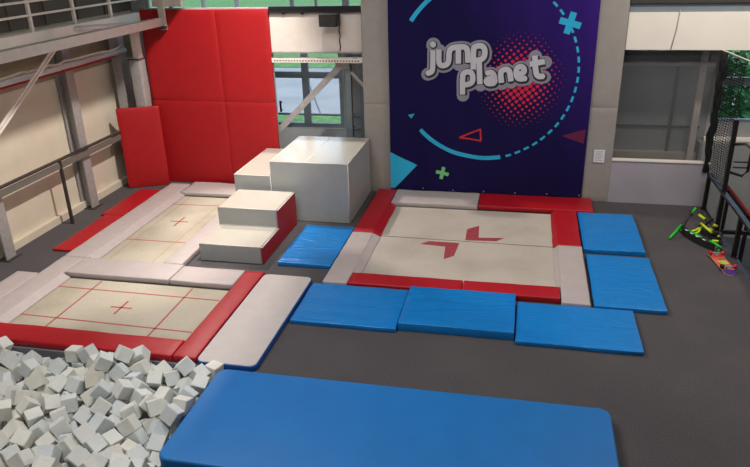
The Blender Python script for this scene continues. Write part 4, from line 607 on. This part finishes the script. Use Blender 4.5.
# right trampoline
bed(-2.54, .71, 9.64, 12.92, 'bed', 'wide pale trampoline with two dark red arrow marks below the banner', [
    ([(-.89, 11.9), (-.68, 12.1), (-.65, 11.53), (-.19, 11.58), (-.33, 11.41), (-.88, 11.38)], 'mark', 'arrow_mark'),
    ([(-1.66, 11.09), (-1.52, 11.24), (-.97, 11.24), (-1.01, 10.68), (-1.17, 10.52), (-1.20, 11.04)], 'mark', 'arrow_mark'),
    (ln(-2.48, 11.35, .65, 11.30, .016), 'black', 'seam')])
g = 'edge pads of the right trampoline'
k0_ = pad(-2.95, -2.55, 11.29, 13.70, 'red', 'dark red edge pad between the big grey block and the right trampoline', g, seed=11)
k_ = pad(-2.95, -2.55, 9.24, 11.28, 'grey_pad', 'grey edge pad along the near left side of the right trampoline', g, seed=12)
SK = [(k_, -2.552, 9.66, 11.27, .13, 'grey_pad')]
pad(-2.54, -.78, 12.93, 13.70, 'grey_pad', 'grey edge pad at the foot of the banner', g, seed=13)
pad(-.77, 1.46, 12.96, 13.70, 'red', 'red edge pad at the foot of the banner', g, seed=14)
k2_ = pad(.72, 1.13, 11.23, 12.95, 'red', 'red edge pad on the far right side of the right trampoline', g, seed=15)
k1_ = pad(.72, 1.13, 9.13, 11.22, 'grey_pad', 'grey edge pad on the near right side of the right trampoline', g, seed=16)
pad(-2.54, -.76, 9.26, 9.63, 'red', 'red edge pad on the near side of the right trampoline, left half', g, seed=17)
pad(-.75, .71, 9.26, 9.63, 'red', 'red edge pad on the near side of the right trampoline, right half', g, seed=18)
def skirt(x, y0, y1, dx, m, parent):
    bm = bmesh.new(); q = [(x, .092), (x+dx, .026), (x+dx*.96, .022), (x, .02)]
    n_ = max(2, int((y1-y0)/.15)); rows = []
    for i in range(n_+1):
        y = y0+(y1-y0)*i/n_; w_ = 1+.10*noise.noise(Vector((x, y*3, 0)))
        rows.append([bm.verts.new((x+(a-x)*w_, y, z)) for a, z in q])
    for i in range(n_):
        for k in range(4):
            f = bm.faces.new((rows[i][k], rows[i+1][k], rows[i+1][(k+1) % 4], rows[i][(k+1) % 4])); f.smooth = False
    bm.faces.new(rows[0]); bm.faces.new(rows[-1][::-1])
    obj('inner_flap', bm, M[m], parent)
SK += [(k0_, -2.552, 11.30, 12.9, .13, 'red'), (k1_, .722, 9.66, 11.2, -.07, 'grey_pad'), (k2_, .722, 11.24, 12.9, -.07, 'red')]
# near left trampoline
bed(-7.26, -4.32, 7.26, 8.87, 'bed2', 'near left pale trampoline with thin red lines beside the foam pit', [
    (ln(-6.58, 8.82, -6.57, 7.31), 'mark_thin', 'line_mark'), (ln(-4.97, 8.82, -4.95, 7.31), 'mark_thin', 'line_mark'),
    (ln(-7.2, 8.54, -4.38, 8.51), 'mark_thin', 'line_mark'), (ln(-7.2, 7.63, -4.38, 7.57), 'mark_thin', 'line_mark'),
    (ln(-5.95, 8.06, -5.60, 8.06, .035), 'mark_thin', 'line_mark'), (ln(-5.775, 8.26, -5.775, 7.86, .035), 'mark_thin', 'line_mark')])
g = 'edge pads of the near left trampoline'
pad(-8.9, -4.31, 6.85, 7.25, 'red', 'long red edge pad between the foam pit and the near left trampoline', g, seed=21)
pad(-4.30, -3.97, 6.86, 9.42, 'red', 'red edge pad between the near left trampoline and the white mat', g, seed=22)
pad(-7.29, -5.42, 8.88, 9.46, 'grey_pad', 'broad grey edge pad between the two left trampolines', g, z1=.105, seed=23)
pad(-5.40, -4.31, 8.88, 9.42, 'grey_pad', 'grey edge pad in front of the steps', g, seed=24)
k3_ = pad(-7.71, -7.30, 7.26, 9.46, 'grey_pad', 'grey edge pad on the left side of the near left trampoline', g, seed=25)
pad(-8.12, -7.72, 7.26, 8.79, 'grey_pad', 'grey edge pad lying nearest the left wall', g, seed=26)
# far left trampoline
bed(-7.22, -5.86, 9.48, 12.88, 'bed2', 'far left pale trampoline with thin red lines below the red wall', [
    (ln(-7.17, 12.36, -5.91, 12.39), 'mark_thin', 'line_mark'), (ln(-7.17, 10.49, -5.91, 10.49), 'mark_thin', 'line_mark'),
    (ln(-6.72, 11.45, -6.34, 11.45, .035), 'mark_thin', 'line_mark'), (ln(-6.53, 11.68, -6.53, 11.22, .035), 'mark_thin', 'line_mark'),
    (ln(-6.95, 12.83, -6.95, 9.54, .016), 'faint', 'line_mark'), (ln(-6.12, 12.83, -6.12, 9.54, .016), 'faint', 'line_mark')])
g = 'edge pads of the far left trampoline'
k4_ = pad(-7.71, -7.24, 9.47, 13.42, 'grey_pad', 'long grey edge pad along the left side of the far left trampoline', g, seed=31)
pad(-7.22, -5.55, 12.90, 13.60, 'grey_pad', 'rumpled grey edge pad at the foot of the red wall', g, seed=32, puff=.02)
pad(-5.83, -5.48, 9.48, 12.88, 'grey_pad', 'grey edge pad between the far left trampoline and the steps', g, seed=33)
SK += [(k3_, -7.302, 7.28, 8.85, .13, 'grey_pad'), (k4_, -7.242, 9.5, 12.88, .13, 'grey_pad')]
for k_, x, y0, y1, dx, m in SK: skirt(x, y0, y1, dx, m, k_)
g = 'thin red floor mats by the left wall'
pad(-8.20, -7.73, 9.80, 11.50, 'red', 'thin red floor mat by the left wall, the nearer one', g, z1=.05, seed=34, name='floor_mat', cat='mat', puff=.003)
pad(-8.30, -7.73, 11.52, 13.10, 'red', 'thin red floor mat by the left wall, the farther one', g, z1=.05, seed=35, name='floor_mat', cat='mat', puff=.003)

# ================================================================ blue mats
g = 'thin blue landing mats around the right trampoline'
def blue(x0, x1, y0, y1, z1, label, seed, puff=.007):
    return pad(x0, x1, y0, y1, 'blue', label, g, z1=z1, seed=seed, name='landing_mat', cat='mat', puff=puff, r=.012)
blue(-3.09, -1.55, 8.05, 9.22, .07, 'wrinkled blue mat between the white mat and the thicker blue mat', 41, .009)
blue(-1.53, .06, 8.12, 9.24, .13, 'thicker blue mat, middle one of the three in front of the right trampoline', 42, .004)
blue(.08, 1.71, 8.02, 9.12, .065, 'blue mat at the near right corner of the right trampoline', 43)
blue(1.16, 2.17, 11.16, 12.90, .09, 'far blue mat right of the right trampoline, nearest the grey wall', 44)
blue(1.19, 2.19, 9.17, 10.98, .07, 'wrinkled blue mat right of the grey edge pad, between two blue mats', 45, .009)
blue(-3.92, -2.98, 9.86, 11.56, .07, 'small blue mat lying in front of the big grey block', 46)
wm = thing('white_mat', (-3.5, 8, 0), 'long white topped mat with blue edges and rounded corners', 'mat')
b = soft_box(-3.955, -3.13, 6.80, 9.36, .003, .085, .012, 3, rv=.10); obj('edge_band', b, M['blue_side'], wm)
b = soft_box(-3.945, -3.14, 6.81, 9.35, .08, .095, .005, 2, rv=.095); obj('top', b, M['white_mat'], wm)
bmt = thing('crash_mat', (-1.2, 5.7, 0), 'very large blue crash mat in the foreground beside the foam cubes', 'mat')
b = soft_box(-3.49, 1.14, 4.93, 6.57, .003, .20, .03, 5, rv=.13); obj('cover', b, M['blue_big'], bmt)
bm = bmesh.new(); bx(bm, -3.36, 1.01, 4.925, 4.931, .05, .06); bx(bm, -3.494, -3.488, 5.06, 6.44, .05, .06); obj('zip', bm, M['blue_side'], bmt)

# ================================================================ grey blocks
st = thing('step_block', (-4.75, 10.8, 0), 'two grey padded steps with a red side in front of the big block', 'steps')
def steps_bm(x0, x1):
    bm = bmesh.new(); prof = [(9.85, 0.003), (9.85, .32), (10.72, .32), (10.72, .66), (11.72, .66), (11.72, .003)]
    a = [bm.verts.new((x0, y, z)) for y, z in prof]; b_ = [bm.verts.new((x1, y, z)) for y, z in prof]
    bm.faces.new(a[::-1]); bm.faces.new(b_)
    for i in range(6): bm.faces.new((a[i], a[(i+1) % 6], b_[(i+1) % 6], b_[i]))
    bmesh.ops.recalc_face_normals(bm, faces=bm.faces)
    bmesh.ops.bevel(bm, geom=list(bm.edges), offset=.012, segments=3, affect='EDGES')
    for f in bm.faces: f.smooth = False
    return bm
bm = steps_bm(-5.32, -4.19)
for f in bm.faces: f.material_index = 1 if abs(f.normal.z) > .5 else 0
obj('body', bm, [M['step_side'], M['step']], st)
obj('side_panel', steps_bm(-4.188, -4.165), M['red'], st)
bm = bmesh.new()
for y, z in ((9.86, .318), (10.73, .658)): tube(bm, [(-5.31, y, z), (-4.17, y, z)], .009, 6)
tube(bm, [(-4.17, 9.86, .31), (-4.17, 10.72, .31)], .008, 6); tube(bm, [(-4.17, 10.73, .655), (-4.17, 11.7, .655)], .008, 6)
obj('piping', bm, M['seam'], st)
def block(x0, x1, y0, y1, h, label, seam=None):
    t = thing('vaulting_block', ((x0+x1)/2, (y0+y1)/2, 0), label, 'block', 'grey vaulting blocks')
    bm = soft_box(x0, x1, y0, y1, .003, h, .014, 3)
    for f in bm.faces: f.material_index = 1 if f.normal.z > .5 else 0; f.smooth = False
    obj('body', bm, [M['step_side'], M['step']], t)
    bm = bmesh.new(); z = h-.003
    for a, b_ in (((x0+.008, y0+.006, z), (x1-.008, y0+.006, z)), ((x1-.006, y0+.008, z), (x1-.006, y1-.008, z)), ((x0+.006, y0+.008, z), (x0+.006, y1-.008, z)), ((x1-.004, y0+.004, .02), (x1-.004, y0+.004, h-.01))): tube(bm, [a, b_], .008, 6)
    if seam: tube(bm, [(seam, y0+.01, h-.002), (seam, y1-.01, h-.002)], .008, 6)
    obj('piping', bm, M['seam'], t)
block(-4.69, -3.14, 11.86, 13.76, 1.2, 'biggest grey block with a glossy seamed top beside the banner', -3.99)
block(-5.46, -4.70, 11.88, 13.76, .9, 'lower grey block to the left of the biggest block')

# ================================================================ right side: net, railing
def sheet(name, pts_xy, z0, z1, m, parent=None, amp=.03, fr=30, n=60, zn=14):
    bm = bmesh.new(); L = []; tot = sum(math.dist(a, b_) for a, b_ in zip(pts_xy, pts_xy[1:]))
    for j in range(zn+1):
        z = z0+(z1-z0)*j/zn; row = []
        for i in range(n+1):
            s = tot*i/n; k = 0; acc = 0
            while k < len(pts_xy)-2 and s > acc+math.dist(pts_xy[k], pts_xy[k+1]): acc += math.dist(pts_xy[k], pts_xy[k+1]); k += 1
            a, b_ = pts_xy[k], pts_xy[k+1]; d = math.dist(a, b_); u = (s-acc)/d
            nx, ny = -(b_[1]-a[1])/d, (b_[0]-a[0])/d; o_ = amp*math.sin(s*fr+.5*math.sin(z*3))
            row.append(bm.verts.new((a[0]+(b_[0]-a[0])*u+nx*o_, a[1]+(b_[1]-a[1])*u+ny*o_, z)))
        L.append(row)
    for j in range(zn):
        for i in range(n):
            f = bm.faces.new((L[j][i], L[j][i+1], L[j+1][i+1], L[j+1][i])); f.smooth = True
    return obj(name, bm, M[m], parent)
nn = thing('safety_net', (2.7, 14.05, .9), 'fine grey net stretched behind the low wall under the cream beam', 'net')
sheet('mesh', [(1.83, 14.05), (3.5, 14.05)], .5, 3.02, 'net', nn, .012, 9)
bm = bmesh.new(); tube(bm, [(1.83, 14.05, 3.01), (2.3, 14.05, 2.985), (2.8, 14.05, 3.01), (3.5, 14.05, 3.0)], .012, 6); obj('rope', bm, M['white_steel'], nn)
nb = thing('safety_net', (3.6, 13.7, .7), 'black net hanging in a bunch at the end of the low wall', 'net')
bm = bmesh.new(); random.seed(5)
for k in range(5):
    tube(bm, [(3.53+.035*math.sin(i*.9+k*2)+.012*k, 13.80+.03*math.cos(i*1.3+k), .72+i*.142) for i in range(17)], [.026+.012*math.sin(i*1.7+k) for i in range(17)], 7)
obj('bunch', bm, M['net_bunch'], nb)
sheet('mesh', [(3.60, 13.72), (3.62, 12.66)], .77, 3.0, 'net_black', nb, .03, 12)
gr = thing('guard_rail', (3.62, 11.5, 0), 'black steel guard rail along the right edge of the raised floor', 'railing')
for y, h in ((13.64, .70), (12.58, 2.05), (11.4, .70), (10.2, .70), (9.0, .7)):
    bm = bmesh.new(); bx(bm, 3.57, 3.64, y-.035, y+.035, .012, h); bx(bm, 3.55, 3.66, y-.055, y+.055, 0, .012); obj('post', bm, M['black'], gr)
bm = bmesh.new(); bx(bm, 3.565, 3.645, 8.95, 13.68, .7, .75); obj('top_rail', bm, M['black'], gr)
for z in (1.32, 1.22):
    bm = bmesh.new(); tube(bm, [(3.66, 12.5, z), (5.2, 12.5, z)], .014, 8); obj('side_bar', bm, M['black'], gr)
bm = bmesh.new(); tube(bm, [(3.62, 12.55, 1.62), (3.78, 12.45, 1.66), (3.86, 12.35, 1.6), (3.86, 12.35, 1.2), (3.8, 12.4, 1.1), (3.62, 12.55, 1.12)], .025, 8); obj('bracket_loop', bm, M['black'], gr)
bm = bmesh.new(); bx(bm, 3.66, 4.14, 12.38, 12.44, .0, .07); obj('base_bar', bm, M['black'], gr)
rr = thing('guard_rail', (4.2, 12.5, -1.0), 'low black rail with a red top below the raised floor at the right edge', 'railing')
bm = bmesh.new(); tube(bm, [(4.2, 9.6, .22), (4.2, 14.5, .22)], .03, 8); obj('top_rail', bm, M['red'], rr)
for y in (14.3, 12.9, 11.5, 10.1):
    bm = bmesh.new(); bx(bm, 4.17, 4.23, y-.03, y+.03, -1, .19); obj('post', bm, M['black'], rr)
bm = bmesh.new(); bx(bm, 4.18, 4.22, 9.6, 14.5, .02, .16); obj('band', bm, M['black'], rr)
bm = bmesh.new(); bx(bm, 3.6, 3.66, 5, 13.8, -.12, -.002); obj_ = tag(obj('trim_15', bm, M['black']), kind='structure')
# wires on the cream beam
bm = bmesh.new(); tube(bm, [(2.69, 13.845, 3.75), (2.67, 13.845, 3.4), (2.62, 13.845, 3.04)], .007, 6)
tag(obj('wire', bm, M['steel']), 'thin wire hanging down over the cream beam', 'wire')
bm = bmesh.new(); tube(bm, [(3.5, 13.82, 3.04), (4.0, 13.6, 2.85), (4.6, 13.3, 2.7), (5.4, 12.9, 2.55)], .014, 6)
tag(obj('rope', bm, M['white_steel']), 'pale rope running down to the right in front of the green window', 'rope')

# ================================================================ toys on the floor
def scooter2(col, loc, rz, label, dots):
    """scooter lying on its side: deck along +x, front fork and bars at -x"""
    t = thing('kick_scooter', (0, 0, 0), label, 'scooter', 'kick scooters lying on the floor')
    bm = bmesh.new()
    P_ = [(-.02, .05, .10), (.10, .0, .075), (.35, -.035, .07), (.62, -.03, .07), (.78, .0, .07)]
    for a, b_ in zip(P_, P_[1:]): bar(bm, a, b_, .032, .125)
    obj('deck', bm, M['rubber'], t)
    if dots:
        bm = bmesh.new()
        for x, y in ((.13, -.022), (.28, -.045), (.42, -.055), (.58, -.052)): bx(bm, x-.03, x+.03, y-.006, y+.02, .138, .142)
        obj('dots', bm, M['grip_dot'], t)
    bm = bmesh.new(); tube(bm, [(.12, .045, .12), (.30, .03, .125), (.46, .02, .12)], .017, 6); tube(bm, [(.66, .01, .14), (.80, .015, .13), (.90, .04, .1)], .02, 6); obj('trim_strip', bm, M[col], t)
    for x, y in ((-.06, .07), (.88, .02)):
        bm = bmesh.new(); tube(bm, [(x, y-.014, .055), (x, y+.014, .055)], .055, 16); w_ = obj('wheel', bm, M['rubber'], t)
        bm = bmesh.new(); tube(bm, [(x, y-.018, .055), (x, y+.018, .055)], .028, 12); obj('hub', bm, M[col], w_)
    bm = bmesh.new(); tube(bm, [(-.06, .07, .1), (-.08, .09, .14), (-.09, .17, .22), (-.10, .27, .34)], [.045, .04, .02, .018], 8); obj('stem', bm, M['black'], t)
    bm = bmesh.new(); tube(bm, [(-.07, .25, .30), (-.10, .27, .34), (-.14, .28, .36)], .02, 8); obj('handlebar', bm, M['black'], t)
    bm = bmesh.new(); tube(bm, [(-.10, .27, .34), (-.105, .35, .43)], .02, 8); obj('grip', bm, M[col], t)
    bm = bmesh.new(); tube(bm, [(-.09, .06, .14), (.02, -.14, .09), (.12, -.36, .03)], .024, 8); obj('grip', bm, M[col], t)
    t.location = loc; t.rotation_euler = (0, 0, rz)
    return t
scooter2('green', (2.93, 12.25, 0), math.atan2(-.75, .45), 'black kick scooter with green grips and white dots lying on the floor', True)
t = thing('kick_scooter', (3.4, 12.3, 0), 'black kick scooter with neon yellow trim lying beside the green one', 'scooter', 'kick scooters lying on the floor')
bm = bmesh.new(); bar(bm, (3.33, 12.48, .07), (3.46, 11.95, .07), .16, .05); bar(bm, (3.36, 12.20, .12), (3.44, 12.0, .15), .12, .04); obj('deck', bm, M['rubber'], t)
for p, q in (((3.28, 12.42, .17), (3.36, 12.0, .18)), ((3.43, 12.36, .1), (3.50, 12.0, .1)), ((3.37, 11.90, .06), (3.50, 11.86, .07))):
    bm = bmesh.new(); tube(bm, [p, q], .022, 8); obj('trim_strip', bm, M['yellow'], t)
bm = bmesh.new(); tube(bm, [(3.02, 12.26, .03), (3.20, 12.36, .06), (3.30, 12.42, .1)], .02, 8); tube(bm, [(3.06, 12.14, .03), (3.22, 12.26, .06), (3.30, 12.42, .1)], .02, 8); obj('fork', bm, M['yellow'], t)
bm = bmesh.new(); tube(bm, [(3.32, 12.44, .09), (3.40, 12.52, .16), (3.47, 12.44, .26)], [.045, .035, .02], 8); obj('stem', bm, M['black'], t)
bm = bmesh.new(); tube(bm, [(3.36, 12.62, .20), (3.42, 12.50, .17), (3.50, 12.40, .16)], .016, 8); obj('handlebar', bm, M['black'], t)
for p, q in (((3.30, 12.72, .22), (3.38, 12.58, .19)), ((3.48, 12.42, .16), (3.56, 12.41, .13))):
    bm = bmesh.new(); tube(bm, [p, q], .026, 8); obj('grip', bm, M['yellow'], t)
for x, y in ((3.30, 12.50), (3.48, 11.82)):
    bm = bmesh.new(); tube(bm, [(x-.012, y, .055), (x+.014, y+.005, .055)], .055, 16); w_ = obj('wheel', bm, M['rubber'], t)
sk = thing('skateboard', (0, 0, 0), 'upturned red and orange skateboard with wheels up, lying beside the scooters', 'skateboard')
bm = bmesh.new()
def deck(bm, x0, x1, z0, z1):
    n_ = 26; top = []; bot = []
    for i in range(n_+1):
        u = -.42+.84*i/n_
        if x0-1e-6 <= u <= x1+1e-6:
            hw = .105*math.sqrt(max(0, 1-max(0, (abs(u)-.32)/.105)**2)); top.append((u, hw)); bot.append((u, -hw))
    c_ = top+bot[::-1]; lift = lambda u: -.03*max(0, abs(u)-.28)/.14+.03
    a = [bm.verts.new((u, v, z1+lift(u))) for u, v in c_]; b_ = [bm.verts.new((u, v, z0+lift(u))) for u, v in c_]
    bm.faces.new(a); bm.faces.new(b_[::-1])
    for i in range(len(a)): bm.faces.new((a[i], b_[i], b_[(i+1) % len(a)], a[(i+1) % len(a)]))
deck(bm, -.42, .42, .0, .012); obj('deck', bm, M['tail'], sk)
bm = bmesh.new(); deck(bm, -.40, .26, .012, .015); obj('deck_print', bm, M['orange'], sk)
bm = bmesh.new(); deck(bm, .26, .42, .012, .0155); obj('deck_print', bm, M['purple'], sk)
bm = bmesh.new(); bm.faces.new([bm.verts.new(p) for p in ((-.03, -.09, .048), (.12, -.02, .048), (.10, .09, .048), (-.05, .07, .048))]); obj('deck_print', bm, M['lime'], sk)
for x in (-.26, .26):
    bm = bmesh.new(); bx(bm, x-.04, x+.04, -.025, .025, .04, .06); tube(bm, [(x, -.10, .085), (x, .10, .085)], .012, 8); bar(bm, (x, 0, .05), (x, 0, .09), .03, .03); tr = obj('truck', bm, M['steel'], sk)
    for y in (-.1, .1):
        bm = bmesh.new(); tube(bm, [(x, y-.022, .085), (x, y+.022, .085)], .036, 14); obj('wheel', bm, M['redwheel'] if y > 0 or x < 0 else M['rubber'], tr)
sk.location = (3.34, 11.06, 0); sk.rotation_euler = (0, 0, math.atan2(-.78, .10))

# ================================================================ foam pit
me0 = None; FOAM_DZ = CUBE_SHIFT
for i, (x, y, z, a, b_, c_) in enumerate(CUBES):
    if me0 is None:
        bm = bmesh.new(); bx(bm, -HC, HC, -HC, HC, -HC, HC)
        bmesh.ops.bevel(bm, geom=list(bm.edges), offset=.005, segments=2, affect='EDGES')
        o = obj('foam_cube', bm, M['foam']); me0 = o
    else:
        o = me0.copy(); COL.objects.link(o)
    o.location = (x, y, z+FOAM_DZ); o.rotation_euler = (a, b_, c_)
    tag(o, 'whitish soft foam cube lying loose in the foam pit', 'foam cube', 'foam cubes in the pit')
bm = bmesh.new()
for x, y, z, a, b_, c_ in BURIED:
    bx(bm, -HC, HC, -HC, HC, -HC, HC, 0, Matrix.Translation((x, y, z+FOAM_DZ)) @ Euler((a, b_, c_)).to_matrix().to_4x4())
tag(obj('buried_foam_cubes', bm, M['foam']), 'lower layers of whitish foam cubes buried in the pit', 'foam cubes', kind='stuff')

# ================================================================ outside
struct('ground', [(-60, 60, 15.2, 36, -1.3, -1.15)], M['pave'])
tag(box_obj('lawn', (-60, 60, 36, 90, -1.3, -1.12), M['grass']), kind='structure')
kb = bmesh.new()
for k in range(8): bar(kb, (-22+k*2.6, 15.3, -1.148), (-30+k*2.6, 35.9, -1.148), .06, .012)
tag(obj('ground_joints', kb, M['fence']), kind='structure')
tag(box_obj('verge', (-9.6, -6.6, 23.0, 25.3, -1.15, -1.10), M['grass']), kind='structure')
def bush(x, y, h, r, label, seed, n_=420):
    random.seed(seed); t = thing('bush', (x, y, -1.15), label, 'bush', 'green bushes outside the right window')
    bm = bmesh.new()
    for k in range(5): tube(bm, [(x, y, -1.15), (x+random.uniform(-.3, .3)*r, y+random.uniform(-.3, .3)*r, -1.15+h*.5), (x+random.uniform(-.7, .7)*r, y+random.uniform(-.5, .5)*r, -1.15+h*.85)], [.05, .035, .015], 6)
    obj('stems', bm, M['bark'], t)
    bm = bmesh.new()
    for k in range(n_):
        u = random.uniform(0, 2*PI); v = random.random(); rr_ = r*(.35+.65*math.sin(PI*min(1, .15+.85*v)))*random.uniform(.55, 1)
        p = Vector((x+rr_*math.cos(u), y+rr_*math.sin(u), -1.15+h*(.08+.92*v))); s = random.uniform(.10, .2)
        e = Euler((random.uniform(-1, 1), random.uniform(-1, 1), random.uniform(0, 6))).to_matrix()
        vs = [bm.verts.new(p+e @ Vector(q)*s) for q in ((-1, 0, 0), (0, -.45, .1), (1, 0, 0), (0, .45, .1))]; bm.faces.new(vs)
    obj('leaves', bm, M['leaf'], t)
for k, (x, y, h, r, l) in enumerate(((4.5, 17.4, 3.5, 1.0, 'leafy green bush outside the right window, leftmost of the front row'), (6.7, 17.4, 3.8, 1.0, 'leafy green bush outside the right window, right of the front row'),
        (5.2, 20.4, 4.3, 1.3, 'tall leafy green bush in the back row behind the right window, left one'), (8.1, 20.4, 4.4, 1.3, 'tall leafy green bush in the back row behind the right window, right one'))):
    bush(x, y, h, r, l, 50+k, 1300)
